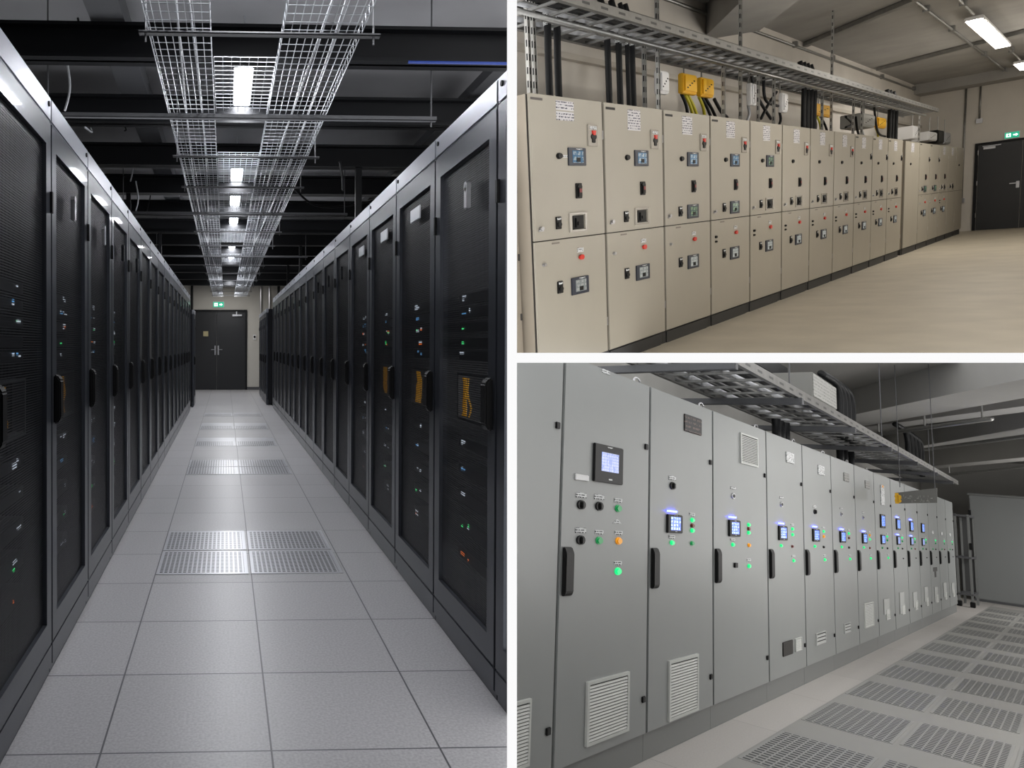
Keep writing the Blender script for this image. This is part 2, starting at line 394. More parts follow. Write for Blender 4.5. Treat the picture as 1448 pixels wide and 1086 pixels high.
for side, ks in (('L', (-1, 0, 1, 2)), ('R', (-1, 0, 1, 2, 3))):
    for k in ks:
        for z, h, st in ((1.64, .045, ('white',)), (1.57, .045, ('white', 'blue')), (1.50, .045, ('white', 'green', 'orange')), (1.42, .045, ('white', 'orange', 'green')), (1.36, .045, ('white', 'blue')),
                         (.93, .05, ('white',)), (.80, .05, ('white', 'blue')), (.66, .06, ('white',)), (.52, .06, ('white', 'green')), (.38, .06, ('white', 'orange'))):
            i += 1; server(side, k, z, h, i, st)
for side, k, yb in (('L', -1, .12), ('R', 0, .16), ('R', 1, .16), ('R', 2, .18), ('L', 0, .2)):
    o = 1 if side == 'L' else -1; x = XL if side == 'L' else XR; y = (LY0+.815*k) if side == 'L' else (RY0+.835*k)
    t = thing('patch_box', 'clear fronted patch box with yellow leads inside the %s rack of the %s row' % (ORD[k+1], 'left' if side == 'L' else 'right'), 'patch box', 1, (x-o*.085, y+yb, 1.08), 'patch boxes with yellow leads')
    part('box_frame', MB().ring(o, 0, 0, .42, .22, .012, .01, 0, .05), beam_grey, t)
    mb = MB()
    for q in range(6):
        a = random.uniform(.27, .36) if side == 'R' else random.uniform(.08, .26)
        mb.smooth_tube([(o*.04, a+random.uniform(-.03, .03), .02+j*.045) for j in range(5)], .0042, 5, 3)
    part('yellow_leads', mb, yellow_c, t)

# wire trays
TZ = 2.9
def wire_grid(x0, x1, y0, y1, nx, dy, lift=0.05, r=.0024):
    mb = MB()
    for j in range(nx+1):
        x = x0+(x1-x0)*j/nx; mb.tube([(x, y0, 0), (x, y1, 0)], r, 4)
    if lift:
        for x in (x0, x1):
            mb.tube([(x, y0, lift), (x, y1, lift)], r, 4)
    n = int((y1-y0)/dy)
    for j in range(n+1):
        y = y0+j*dy
        pts = [(x0, y, .004), (x1, y, .004)]
        if lift: pts = [(x0, y, lift)]+pts+[(x1, y, lift)]
        mb.tube(pts, r, 4)
    return mb
ends = [2.35, 4.52, 6.5, 9.0, 12.0, 16.0, 21.5]
for nm, x0, x1, nx in (('left', -.36, -.07, 8), ('right', .27, .64, 10)):
    for j, (a, b) in enumerate(zip(ends, ends[1:])):
        solo('wire_cable_tray', wire_grid(x0, x1, 0, b-a-.01, nx, .08 if j < 3 else .12), galv, 'silver wire mesh tray over the aisle, %s run, %s section from near end' % (nm, ORD[j]), 'cable tray', 1, (0, a, TZ), 'wire cable trays over the aisle')
for j, (a, b) in enumerate(((3.66, 4.5), (5.46, 6.46), (6.9, 7.8), (9.05, 10.2), (11.5, 12.7))):
    solo('wire_mesh_panel', wire_grid(-.06, .26, 0, b-a, 7, .06, 0, .002), galv, 'square wire mesh panel under the %s ceiling light between the trays' % ORD[j], 'mesh panel', 1, (0, a, TZ+.012), 'mesh panels under the lights')
for nm, cx in (('left', -.22), ('right', .46)):
    for q in range(2):
        pts = [(cx+.07*math.sin(v*.35+q*2), v, TZ+.02+.01*q) for v in [2.4+.6*u for u in range(31)]]
        solo('data_cable', MB().smooth_tube(pts, .006, 6, 3), grey_cable, 'thin pale cable %s in the %s wire tray' % (('snaking', 'lying')[q], nm), 'cable', 1, (0, 0, 0), 'pale cables in the wire trays', True)
sup = [3.3, 4.52, 5.44, 6.48, 7.82, 9.02, 10.3, 11.6, 12.9, 14.3, 15.8, 17.4, 19.0, 20.6]
for j, y in enumerate(sup):
    wide = j in (1, 4, 7)
    t = thing('tray_support', 'steel channel crossing under the trays, %s from the near end' % ORD[j], 'support bar', 1, (0, y, TZ-.045), 'channels carrying the trays')
    xa, xb = (-1.15, 1.35) if wide else (-.40, .72)
    ch = .042 if wide else .026; part('channel', MB().box(xa, -.02, .015, xb, .02, .019).box(xa, -.02, .015, xb, -.016, ch).box(xa, .016, .015, xb, .02, ch), beam_grey, t)
    for x in (xa+.03, xb-.03): part('hanger_rod', MB().cyl((x, 0, -.02), (x, 0, 3.655-TZ+.045), .005, 6), beam_grey, t)
# beams
for j, y in enumerate((4.33, 5.55, 6.85, 8.1, 9.5, 10.9, 12.2, 13.6, 15.2, 16.8, 18.6, 20.4)):
    mb = MB(); z0, z1 = 3.15, 3.36
    mb.box(-2.1, y-.07, z0, 2.4, y+.07, z0+.02).box(-2.1, y-.07, z1-.02, 2.4, y+.07, z1).box(-2.1, y-.012, z0, 2.4, y+.012, z1)
    solo('ceiling_beam', mb, beam_black, 'black steel beam crossing the dark ceiling, %s from the near end' % ORD[j], 'beam', 1, (0, 0, 0), 'black cross beams of the data hall')
mb = MB().box(-.80, 1.9, 3.36, -.60, YB, 3.40).box(-.80, 1.9, 3.40, -.785, YB, 3.5).box(-.615, 1.9, 3.40, -.60, YB, 3.5)
solo('ceiling_channel', mb, beam_grey, 'long grey channel running above the black beams on the left', 'beam', 1)
solo('ceiling_channel', MB().box(1.92, 1.9, 3.40, 2.08, YB, 3.48), beam_grey, 'long grey bar above the black beams on the right', 'beam', 1)
solo('blue_pipe', MB().cyl((1.1, 4.25, 3.14), (2.3, 4.25, 3.14), .009, 8), mat('blue_pipe', (24, 60, 150), .4), 'thin blue pipe under the nearest black beam at right', 'pipe', 1)
t = thing('support_post', 'black upright post rising from the right rack tops to a beam', 'post', 1, (1.29, 6.85, 2.5))
part('post_shaft', MB().box(-.03, -.03, 0, .03, .03, .66, .004), beam_black, t)
part('base_plate', MB().box(-.07, -.07, 0, .07, .07, .012), beam_black, t)
for j, (x, y) in enumerate(((-1.1, 8.1), (-1.0, 10.9), (1.3, 12.2), (1.35, 15.2))):
    t = thing('support_post', 'black upright post on the %s rack tops, in front of the %s black beam' % ('left' if x < 0 else 'right', ('fourth', 'sixth', 'seventh', 'ninth')[j]), 'post', 1, (x, y, 2.5))
    part('post_shaft', MB().box(-.025, -.025, 0, .025, .025, .66, .004), beam_black, t)
    part('base_plate', MB().box(-.06, -.06, 0, .06, .06, .012), beam_black, t)
# hanging cables left
for j, (xa, ya, xb, yb, X) in enumerate(((92, 70, 91, 155, -1.0), (110, 25, 106, 80, -1.0), (186, 200, 181, 250, -1.0), (213, 240, 190, 275, -1.0), (192, 256, 192, 298, -.95), (172, 170, 186, 205, -1.0), (120, 180, 145, 208, -1.05), (485, 270, 470, 245, .95))):
    a, b = onx(1, xa, ya, X), onx(1, xb, yb, X)
    b.y = a.y+(b.y-a.y)*.3
    m_ = (a+b)/2+Vector((.02, .05, -.02))
    solo('hanging_cable', MB().smooth_tube([a, m_, b], .008 if j != 7 else .012, 6, 6), blk_cable if j % 2 else grey_cable, 'short loose cable hanging below the beams, %s of those beside the trays' % ORD[j], 'cable', 1, (0, 0, 0), 'loose cables hanging from the beams', True)
solo('sagging_cable', MB().smooth_tube([(.75, 7.7, 3.13), (1.0, 7.9, 3.0), (1.35, 8.05, 3.02), (1.9, 8.1, 3.14)], .012, 8, 6), blk_cable, 'black cable sagging between beams right of the trays', 'cable', 1, smooth=True)
# lights
LTY = [2.55, 4.72, 7.5, 8.9, 10.4, 13.1, 14.9, 17.0, 19.5]
for j, y in enumerate(LTY):
    L = 1.0 if j < 5 else .8
    if j > 0:
        t = thing('ceiling_light', 'bright white tube light above the wire trays, %s from the near end' % ORD[j-1], 'ceiling light', 1, (.125, y, 3.30), 'tube lights over the aisle')
        part('housing', MB().box(-.07, 0, .012, .07, L, .06, .006), white_p, t)
        part('diffuser', MB().box(-.06, .01, 0, .06, L-.01, .012, .003), tube_em, t)
        for yy in (.1, L-.1): part('hanger_rod', MB().cyl((0, yy, .06), (0, yy, .36), .005, 6), steel, t)
    area('aisle_lamp', 1, (.125, y+L/2, 3.29), .12, L, 33 if j < 4 else 36, (.96, .97, 1))
for yy in (4.5, 10, 16):
    for xx in (-1.6, 1.8): area('cavity_fill_light', 1, (xx, yy, 2.6),   .3, 5, 12, (.97, .98, 1), aim=(xx*.9, yy, 4))  # unseen upward strips, added to brighten the ceiling
area('aisle_lamp', 1, (.1, 21.2, 3.3), .3, .6, 30, (1, .98, .95))
# door and back wall things
def B1(x, y): return ony(1, x, y, YB)
dl, dr, dt = B1(265, 500).x, B1(347, 500).x, 2.50
t = thing('door_1', None, None, 1, (0, YB-.001, 0)); t['kind'] = 'structure'
mid = B1(306.5, 500).x
part('door_frame', MB().box(dl-.07, -.06, 0, dl, 0, dt+.07).box(dr, -.06, 0, dr+.05, 0, dt+.07).box(dl, -.06, dt, dr, 0, dt+.07), beam_black, t)
for n_, (a, b) in enumerate(((dl, mid), (mid, dr))):
    lf = part('door_leaf', MB().box(a+.004, -.045, .01, b-.004, -.01, dt-.004, .003), door_dark, t)
    s = -1 if n_ == 0 else 1
    part('door_handle', MB().box(mid+s*.05-.022, -.06, 1.12, mid+s*.05+.022, -.045, 1.42, .004).box(mid+s*.05, -.10, 1.28, mid+s*.05+s*.13, -.085, 1.30, .004).box(mid+s*.05-.01, -.10, 1.28, mid+s*.05+.01, -.05, 1.30), steel, lf)
p = B1(336, 445); part('door_closer', MB().box(p.x-.17, -.11, dt-.14, p.x+.14, -.045, dt-.08, .005).box(p.x-.05, -.09, dt-.08, p.x-.02, -.05, dt+.01), steel, t)
p = B1(291, 472); part('notice_plate', MB().box(p.x-.08, -.05, p.z-.08, p.x+.08, -.045, p.z+.08), mat('brass_notice', (168, 158, 120), .5), t)
def exit_sign(room, loc, w_, h_, label, axis='y'):
    t = thing('exit_sign', label, 'exit sign', room, loc)
    part('sign_housing', MB().box(-w_/2-.01, -.03, -.01, w_/2+.01, 0, h_+.01, .003), white_p, t)
    part('sign_face', MB().box(-w_/2, -.034, 0, w_/2, -.03, h_), green_em, t, 'green lit exit pictogram panel')
    g = MB(); u = h_/10
    g.poly([(-w_*.40, -.036, u*2), (-w_*.08, -.036, u*2), (-w_*.08, -.036, u*8), (-w_*.40, -.036, u*8)])
    part('doorway_mark', g, white_em, t)
    g = MB(); x = w_*.08
    g.prism([(x, -.036, 4*u), (x+3*u, -.036, 4*u), (x+3*u, -.036, 2.4*u), (x+6*u, -.036, 5*u), (x+3*u, -.036, 7.6*u), (x+3*u, -.036, 6*u), (x, -.036, 6*u)], (0, -.001, 0))
    part('arrow_mark', g, white_em, t)
    g = MB(); xc = -w_*.24
    g.cyl((xc, -.038, u*7), (xc, -.036, u*7), u*.8, 10)
    g.prism([(xc-u, -.037, 6*u), (xc+u*.7, -.037, 6*u), (xc+u*1.2, -.037, 4*u), (xc+u*2, -.037, 2.4*u), (xc+u*1.2, -.037, 2.3*u), (xc, -.037, 3.6*u), (xc-u*1.6, -.037, 2.2*u), (xc-u*2, -.037, 2.8*u), (xc-u*.6, -.037, 4.2*u)], (0, -.001, 0))
    part('running_figure', g, green_em, t)
    return t
p = B1(309, 434.5); exit_sign(1, (p.x, YB, p.z), .34, .17, 'small green lit exit sign on pale wall above dark double door')
p = B1(360, 477); t = thing('wall_switch', 'small white access switch on the wall right of the double door', 'switch', 1, (p.x, YB, p.z))
part('switch_plate', MB().box(-.05, -.03, -.08, .05, 0, .08, .005), white_p, t); part('keypad', MB().box(-.03, -.036, -.02, .03, -.03, .05), blk_p, t)
for j, (px_, y1) in enumerate(((369, 402), (381, 402), (271.5, 402), (394, 395))):
    p = B1(px_, y1)
    solo('wall_conduit', MB().cyl((p.x, YB-.04, 2.5), (p.x, YB-.04, 3.6), .03 if j < 2 else .04, 8), steel if j < 2 else beam_black, '%s upright conduit on the pale back wall' % ('thin steel, left of two right of the door', 'thin steel, right of two right of the door', 'dark, beside the left rack row', 'dark, beside the right rack row')[j].replace(', ', ' ', 0), 'conduit', 1)

# ================================================================== ROOM 2 : beige switchroom
X2 = -2.769; YB2 = 27.6; CZ2 = 4.03
struct('floor', MB().box(-3.8, 3, -.1, 3, YB2, 0), floor2, 2)
struct('ceiling', MB().box(-3.8, 3, CZ2, 3, YB2, CZ2+.1), ceil2, 2)
struct('wall_left', MB().box(-3.9, 3, 0, -3.8, YB2, CZ2), wall2, 2)
struct('wall_back', MB().box(-3.9, YB2, 0, 3, YB2+.1, CZ2), wall2, 2)
struct('wall_right', MB().box(3, 3, 0, 3.1, YB2, CZ2), wall2, 2)
struct('baseboard_back', MB().box(-2.75, YB2-.012, 0, -2.68, YB2, .1), wall2, 2)
KX = 1.7    # controls are wider than tall on these wide doors
def m_disp(w_, h_): return MB().box(0, 0, 0, .022, w_, h_, .004)
def c2_sheet(t, y0, z0, y1, z1): part('notice_sheet', MB().box(0, y0, z0, .002, y1, z1), paper, t)
def c2_lever(t, y, z, red=True):
    pn = part('switch_cover', cached('c2cover', lambda: MB().box(0, -.08, -.085, .012, .08, .085, .003), clear_p), None, t, 'pale cover plate behind a red lever', loc=(0, y, z))
    part('label_tag', cached('c2tagw', lambda: MB().box(.012, -.06, .045, .014, .06, .07), label_w), None, pn)
    part('red_lever', cached('c2redl', lambda: MB().prism([(.012, -.018, .0), (.012, .018, .0), (.012, .026, .035), (.012, -.026, .035)], (.012, 0, 0)), red_p), None, pn)
    part('lever_base', cached('c2levb', lambda: MB().cyl((.010, 0, -.012), (.020, 0, -.012), .026, 14, sx=KX).box(.010, -.03, -.06, .018, .03, -.02, .004), blk_p), None, pn)
def c2_breaker(t, y, z):
    b = part('breaker_handle', cached('c2bh', lambda: MB().box(0, -.05, -.06, .008, .05, .06, .003).box(.008, -.03, -.05, .02, .03, .03, .005).cyl((.008, 0, .03), (.016, 0, .03), .022, 12, sx=KX), blk_p), None, t, loc=(0, y, z))
    part('red_mark', cached('c2rm', lambda: MB().box(.02, -.02, -.015, .022, .02, .015), mat('dull_red', (120, 40, 44), .5)), None, b)
def c2_switch(t, y, z):
    b = part('toggle_switch', cached('c2ts', lambda: MB().box(0, -.04, -.045, .010, .04, .05, .003).cyl((.010, 0, -.01), (.018, 0, -.01), .018, 12, sx=KX), blk_p), None, t, loc=(0, y, z))
    part('label_tag', cached('c2tg', lambda: MB().box(.010, -.03, .025, .012, .03, .042), label_w), None, b)
def c2_key(t, y, z, m=None):
    part('key_lock', cached('c2key'+(m.name if m else ''), lambda: MB().cyl((0, 0, 0), (.02, 0, 0), .014, 12, sx=KX).box(.0, -.035, -.022, .012, .03, -.008, .002), m or steel), None, t, loc=(0, y, z))
def c2_knob(t, y, z, m=None, r=.02):
    b = part('indicator_knob', cached('c2kn%d%s' % (int(r*1000), (m or blk_p).name), lambda: MB().cyl((0, 0, 0), (.007, 0, 0), r*1.2, 16, sx=KX).cyl((.007, 0, 0), (.016, 0, 0), r, 16, sx=KX), m or blk_p), None, t, loc=(0, y, z))
def c2_display(t, y, z, m, frame=None):
    b = part('meter_display', cached('c2dp', lambda: MB().box(0, 0, 0, .010, .285, .138, .003), navy), None, t, loc=(0, y, z))
    part('meter_screen', cached('c2sc'+m.name, lambda: MB().box(.010, .06, .022, .0115, .235, .116), m), None, b)
    part('meter_emblem', cached('c2em', lambda: MB().box(.010, .12, .122, .011, .22, .130), label_w), None, b)
    part('dark_dial', cached('c2dial', lambda: MB().box(.0115, .12, .028, .015, .18, .062, .001), blk_p), None, b)
def c2_window(t, y, z):
    b = part('breaker_window', cached('c2bw', lambda: MB().ring(1, 0, 0, .285, .15, .03, .015, 0, .010), clear_p), None, t, loc=(0, y, z))
    part('breaker_body', cached('c2bb', lambda: MB().box(0, .06, .02, .006, .235, .128).box(.006, .09, .03, .016, .21, .11, .004).box(.016, .11, .05, .024, .19, .08, .003), blk_p), None, b)
def c2_stop(t, y, z):
    b = part('stop_button', cached('c2st', lambda: MB().cyl((0, 0, 0), (.008, 0, 0), .017, 16, sx=KX).cyl((.008, 0, 0), (.018, 0, 0), .021, 16, sx=KX), red_p), None, t, 'red push button', loc=(0, y, z))
    part('label_tag', cached('c2stl', lambda: MB().box(0, -.05, .04, .003, .05, .075), label_w), None, b)
def beige_cabinet(y0, W, top, n, run, feats, scr_up, scr_mid):
    lab = 'beige steel switchgear cabinet, %s from the near end of the %s run' % (ORD[n], run)
    t = thing('switchgear_cabinet', lab, 'electrical cabinet', 2, (X2, y0, 0), 'beige switchgear cabinets')
    g = .017
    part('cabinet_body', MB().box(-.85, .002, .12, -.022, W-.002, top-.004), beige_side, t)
    part('door_gap', MB().box(-.022, .002, .12, -.018, W-.002, top-.006), gap_dark, t, 'dark seam round the doors')
    part('plinth', MB().box(-.83, .0, 0, -.03, W, .12).box(-.03, W*.06, .0, -.02, W*.94, .11), plinth2, t, 'charcoal plinth')
    s_ = 1.128 if 'one' not in feats else None
    k = W/1.235
    if 'one' in feats:
        part('upper_door', MB().box(-.018, g, .13, 0, W-g, top, .003), beige, t)
    else:
        part('upper_door', MB().box(-.018, g, s_+.004, 0, W-g, top, .003), beige, t)
        part('lower_door', MB().box(-.018, g, .13, 0, W-g, s_-.004, .003), beige, t)
    for hz_ in (.35, 1.9): part('hinge', MB().box(-.01, W-.018, hz_, .003, W-.006, hz_+.07), steel, t)
    if 'sheets' in feats: c2_sheet(t, .42*k, 2.10, .71*k, 2.17); c2_sheet(t, .42*k, 2.025, .71*k, 2.09)
    if 'sheet' in feats: c2_sheet(t, .47*k, 1.99, .73*k, 2.165)
    if 'scrawl' in feats: part('marker_scrawl', MB().box(0, .03, 2.155, .0015, .20, 2.172), mat('marker_ink', (92, 86, 84), .7), t)
    if 'wscrawl' in feats: part('marker_scrawl', MB().box(0, .05, 2.145, .0015, .22, 2.165), blk_p, t)
    if 'lever' in feats: c2_lever(t, 1.02*k, 1.925)
    if 'slever' in feats: c2_switch(t, 1.12*k, 1.86)
    if 'knob' in feats: c2_knob(t, .44*k, 1.757)
    if 'knobtag' in feats: part('label_tag', MB().box(0, .48, 1.747, .002, .55, 1.765), label_w, t)
    if 'display' in feats: c2_display(t, .585*k, 1.685, scr_up)
    if 'breaker' in feats: c2_breaker(t, .75*k, 1.49)
    if 'low' in feats:
        c2_key(t, .11*k, 1.222); c2_switch(t, .39*k, 1.25)
        if scr_mid: c2_display(t, .575*k, 1.175, scr_mid)
        else: c2_window(t, .57*k, 1.17)
    if 'bottom' in feats:
        c2_stop(t, .75*k, .965); c2_switch(t, .38*k, .755); c2_display(t, .57*k, .672, scr2w)
        c2_knob(t, .14*k, .95, steel if n < 3 else blk_p, .012)
        if n > 2: c2_knob(t, .14*k, .90, blk_p, .010)
        part('name_strip', MB().box(0, .28*k, 1.095, .002, .40*k, 1.107), mat('grey_tag', (120, 112, 104), .5), t)
    return t
y0s = [5.0, 6.17, 7.38, 8.57, 9.81, 11.02, 12.27, 13.52, 14.77, 16.0, 17.23, 18.54]
allf = ('lever', 'knob', 'breaker', 'low', 'bottom', 'sheet')
for n in range(11):
    f = set(allf)
    if n == 0: f |= {'sheets', 'scrawl', 'knobtag'}; f.discard('sheet')
    if n in (1, 2, 3, 8, 9, 10): f.add('wscrawl')
    if n < 5: f.add('display')
    W = y0s[n+1]-y0s[n]
    if n > 7: f.discard('lever'); f.add('slever')
    beige_cabinet(y0s[n], W-.004, 2.2, n, 'long near', f, scr2 if n < 4 else scr2g, scr2g if n in (2, 3) else None)
y1s = [18.80, 20.28, 21.52, 22.77, 24.0, 25.22, 26.45]
for n in range(6):
    f = [{'one', 'sheet', 'knob'}, {'breaker', 'low', 'bottom', 'slever', 'wscrawl'}, {'breaker', 'low', 'bottom', 'slever', 'wscrawl'}, {'breaker', 'low', 'bottom', 'sheet'}, {'low', 'sheet'}, {'knob'}][n]
    beige_cabinet(y1s[n], y1s[n+1]-y1s[n]-.004, 2.19, n, 'short far', f, scr2, scr2g if n in (1, 2) else None)
# recessed end panel left of the first cabinet
t = thing('end_panel', 'recessed beige side unit left of the first switchgear cabinet', 'electrical cabinet', 2, (X2-.10, 4.3, 0))
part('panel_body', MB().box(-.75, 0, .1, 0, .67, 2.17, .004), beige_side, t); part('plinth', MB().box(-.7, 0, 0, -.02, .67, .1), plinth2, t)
for z in (.55, 1.0, 1.5, 1.9): part('hinge', MB().cyl((.0, .655, z), (.0, .655, z+.05), .01, 8), gap_dark, t)

# overhead tray
def ladder_tray(name, label, room, x0, x1, y0, y1, z, hgt, m, rung=.3, group=None):
    t = thing(name, label, 'cable tray', room, (0, y0, z), group)
    L = y1-y0
    for nm, x, s in (('front_rail', x1, -1), ('back_rail', x0, 1)):
        mb = MB().box(x-.003, 0, 0, x+.003, L, hgt).box(x, 0, 0, x+s*.03, L, .004).box(x, 0, hgt-.004, x+s*.03, L, hgt)
        q = part(nm, mb, rail_slot, t)
    n = int(L/rung); me = MB().box(x0, 0, .006, x1, .03, .024).data('rung', m)
    for j in range(n+1): part('rung', me, m, t, loc=(0, j*rung, 0))
    for j in range(2):
        xx = x0+(x1-x0)*(j+1)/3; part('long_wire', MB().cyl((xx, 0, .028), (xx, L, .028), .006, 6), m, t)
    return t
ladder_tray('cable_ladder', 'long slotted steel cable ladder above the beige cabinets', 2, -3.15, -2.6, 4.6, 21.0, 2.80, .07, strut)
ladder_tray('cable_ladder', 'second steel cable ladder higher and closer to the wall above the beige cabinets', 2, -3.7, -3.3, 5.2, 19.0, 3.25, .07, strut)
for j in range(5):
    solo('laid_cable', MB().smooth_tube([(-3.08+j*.1+.015*math.sin(v+j), v, 2.86) for v in [4.7+u for u in range(17)]], .022, 7, 3), blk_cable if j % 2 else grey_cable, '%s cable lying along the ladder above the beige cabinets, %s from the wall side' % ('black' if j % 2 else 'pale', ORD[j]), 'cable', 2, (0, 0, 0), 'cables on the near ladder', True)
for j in range(3):
    solo('laid_cable', MB().smooth_tube([(-3.62+j*.12, v, 3.32+.01*math.sin(v*2+j)) for v in [5.3+u for u in range(14)]], .03, 7, 3), blk_cable, 'black cable on the upper ladder near the wall, %s from the wall' % ORD[j], 'cable', 2, (0, 0, 0), 'cables on the upper ladder', True)
solo('steel_pipe', MB().cyl((-2.78, 4.6, 2.755), (-2.78, 20.8, 2.755), .02, 8), strut, 'thin steel pipe clipped under the ladder above the beige cabinets', 'pipe', 2, smooth=True)
# slim conduit high on the wall, wall ledge
solo('wall_ledge', MB().box(-3.8, 5, 2.93, -3.74, YB2, 2.99), mat('pale_ledge', (190, 184, 174), .7), 'long pale ledge along the wall behind the ladders', 'ledge', 2)
# strut posts
for j, (px_, yt, yb) in enumerate(((749, 0, 128), (757, 0, 130), (912, 60, 149), (931, 45, 151), (1023, 95, 164), (1047, 88, 166), (1072, 110, 170), (1094, 110, 170), (1175, 85, 184), (1162, 130, 182), (1218, 140, 191), (1206, 148, 190), (1299, 165, 200))):
    q = onx(2, px_, yb, -2.95)
    t = thing('strut_post', 'perforated steel strut standing on the beige cabinets, %s from the near end' % ORD[j], 'post', 2, (-2.95, q.y, 2.2), 'steel strut posts on the beige cabinets')
    hh = 1.82 if j in (0, 1, 3, 5, 8) else .62
    part('channel', MB().box(-.014, -.02, 0, -.011, .02, hh).box(-.014, -.02, 0, .014, -.017, hh).box(-.014, .017, 0, .014, .02, hh), post_slot, t)
    part('foot_plate', MB().box(-.03, -.045, 0, .03, .045, .008), steel, t)
# thick black cables
ci = 0
for grp, lst in (('first pair', (777, 790)), ('second set', (862, 877.5, 889.5, 896)), ('third set', (1136, 1141, 1146, 1151)), ('last set', (1257, 1261, 1266))):
    for j, px_ in enumerate(lst):
        q = onx(2, px_, {'first pair': 128, 'second set': 145, 'third set': 179, 'last set': 195}[grp], -3.0)
        r_ = {'first pair': .028, 'second set': .026, 'third set': .03, 'last set': .034}[grp]*(.75 if px_ in (889.5,) else 1)
        lean = .03 if grp == 'second set' else 0
        t = thing('power_cable', 'thick black power cable, %s of the %s from the near end' % (ORD[j], grp), 'cable', 2, (-3.0, q.y, 2.2), 'thick black cables above the beige cabinets')
        part('sheath', MB().smooth_tube([(0, 0, -.01), (0, -lean*.3, .35), (0, -lean, .75), (-.05, -lean, 1.0)], r_, 12, 4), blk_cable, t, smooth=True)
        part('tape_band', MB().cyl((0, -lean*.95, .62), (0, -lean, .72), r_*1.06, 12), label_w, t, 'pale tape band near the top')
        part('gland', MB().cyl((0, 0, -.005), (0, 0, .05), r_*1.2, 12), grey_cable, t)
# boxes above cabinets
def hung_box(px0, py0, px1, py1, X, m, name, label, depth=.05, cables=None, room=2):
    a, b = onx(room, px0, py0, X), onx(room, px1, py1, X)
    zc, hz = (a.z+b.z)/2, abs(a.z-b.z)/2+.01
    t = thing(name, label, 'junction box', room, (X, a.y, zc-hz))
    part('box_body', MB().box(-depth, 0, 0, 0, b.y-a.y, 2*hz, .008), m, t)
    part('box_lid', MB().box(0, .03, .02, .015, b.y-a.y-.03, 2*hz-.02, .006), m, t)
    part('box_bracket', MB().cyl((-.06, (b.y-a.y)/2, 2*hz), (-.06, (b.y-a.y)/2, 2*hz+.35), .008, 6), strut, t)
    W_ = b.y-a.y
    for c in (0, 1, 2, 3):
        part('mark', MB().box(.015, W_*(.2+.15*c), hz*(.5+.25*c), .017, W_*(.3+.15*c), hz*(.62+.25*c)), blk_p if m is yellow_box else gap_dark, t)
    if cables:
        for c, (mm, dy, ey) in enumerate(cables):
            part('lead', MB().smooth_tube([(-.06, dy, .01), (-.03, dy+ey*.2, -.12), (-.05, dy+ey*.7, -.28), (-.05, dy+ey, -(zc-hz)+2.2)], .016, 7, 4), mm, t, smooth=True)
    return t
hung_box(965.5, 104, 985.5, 133, -3.1, yellow_box, 'switch_box', 'left one of two yellow switch boxes hanging above the third beige cabinet', cables=((blk_cable, .12, .25), (yg_cable, .22, .35), (yg_cable, .3, .45)))
hung_box(991.5, 110, 1009, 137, -3.1, yellow_box, 'switch_box', 'right one of two yellow switch boxes hanging above the third beige cabinet', cables=((yg_cable, .1, .25), (blk_cable, .18, .5), (blk_cable, .3, .6)))
hung_box(1152, 146, 1175, 165, -3.05, yellow_box, 'switch_box', 'single yellow switch box beside the third set of black cables', cables=((blk_cable, .2, .1), (yg_cable, .4, .3), (blk_cable, .6, .7)))
hung_box(1241, 166, 1252, 181, -3.05, yellow_box, 'switch_box', 'small yellow switch box beside the last set of black cables', cables=((yg_cable, .2, .2),))
hung_box(932, 100, 946, 132, -3.0, white_p, 'socket_box', 'white box on a post left of the yellow switch boxes', cables=((blk_cable, .1, -.3),))
hung_box(1107, 132, 1113.5, 158, -3.0, white_p, 'socket_box', 'narrow white box above the sixth beige cabinet', cables=((blk_cable, .1, -.4),))
hung_box(1062, 118, 1070, 148, -3.0, white_p, 'socket_box', 'tall white box above the fifth beige cabinet', cables=((grey_cable, .1, -.3),))
hung_box(1219, 160, 1236, 180, -3.0, mat('grey_box', (150, 150, 146), .5), 'socket_box', 'grey box above the tenth beige cabinet', .3, cables=((grey_cable, .2, .4),))
for j, (pts) in enumerate((((1062, 104), (1070, 135), (1090, 168)), ((1098, 130), (1085, 150), (1076, 168)), ((1080, 100), (1082, 140), (1100, 150)), ((1196, 180), (1205, 175), (1196, 165)), ((1210, 165), (1214, 190), (1222, 192)), ((1236, 150), (1241, 186), (1252, 193)), ((1010, 140), (1020, 158), (1028, 166)))):
    P_ = [onx(2, a, b, -3.05) for a, b in pts]
    solo('loose_cable', MB().smooth_tube(P_, .018, 7, 6), blk_cable, 'loose black cable curving above the beige cabinets, %s from the near end' % ORD[j], 'cable', 2, (0, 0, 0), 'loose cables above the beige cabinets', True)
for j, (a, b, c_, d_, nm, m) in enumerate(((1313, 186, 1324, 199, 'white', white_p), (1326, 184, 1334, 202, 'dark', blk_p), (1336, 187, 1343, 203, 'pale round cornered', grey_cable), (1292, 178, 1298, 196, 'small pale', white_p))):
    hung_box(a, b, c_, d_, -3.1, m, 'relay_box', '%s relay box on top of the far beige run' % nm, .3)
p0, p1 = onx(2, 1345, 184, -3.2), onx(2, 1362, 201, -3.2)
t = thing('wall_box', 'large grey box near the end wall above the far beige run', 'junction box', 2, (-3.2, p0.y, 2.25)); part('box_body', MB().box(-.3, 0, 0, 0, 1.3, .42, .01), mat('mid_grey_box', (112, 110, 106), .5), t); part('box_lid', MB().box(0, .05, .03, .01, 1.25, .39, .005), mat('mid_grey_box', (112, 110, 106), .5), t)

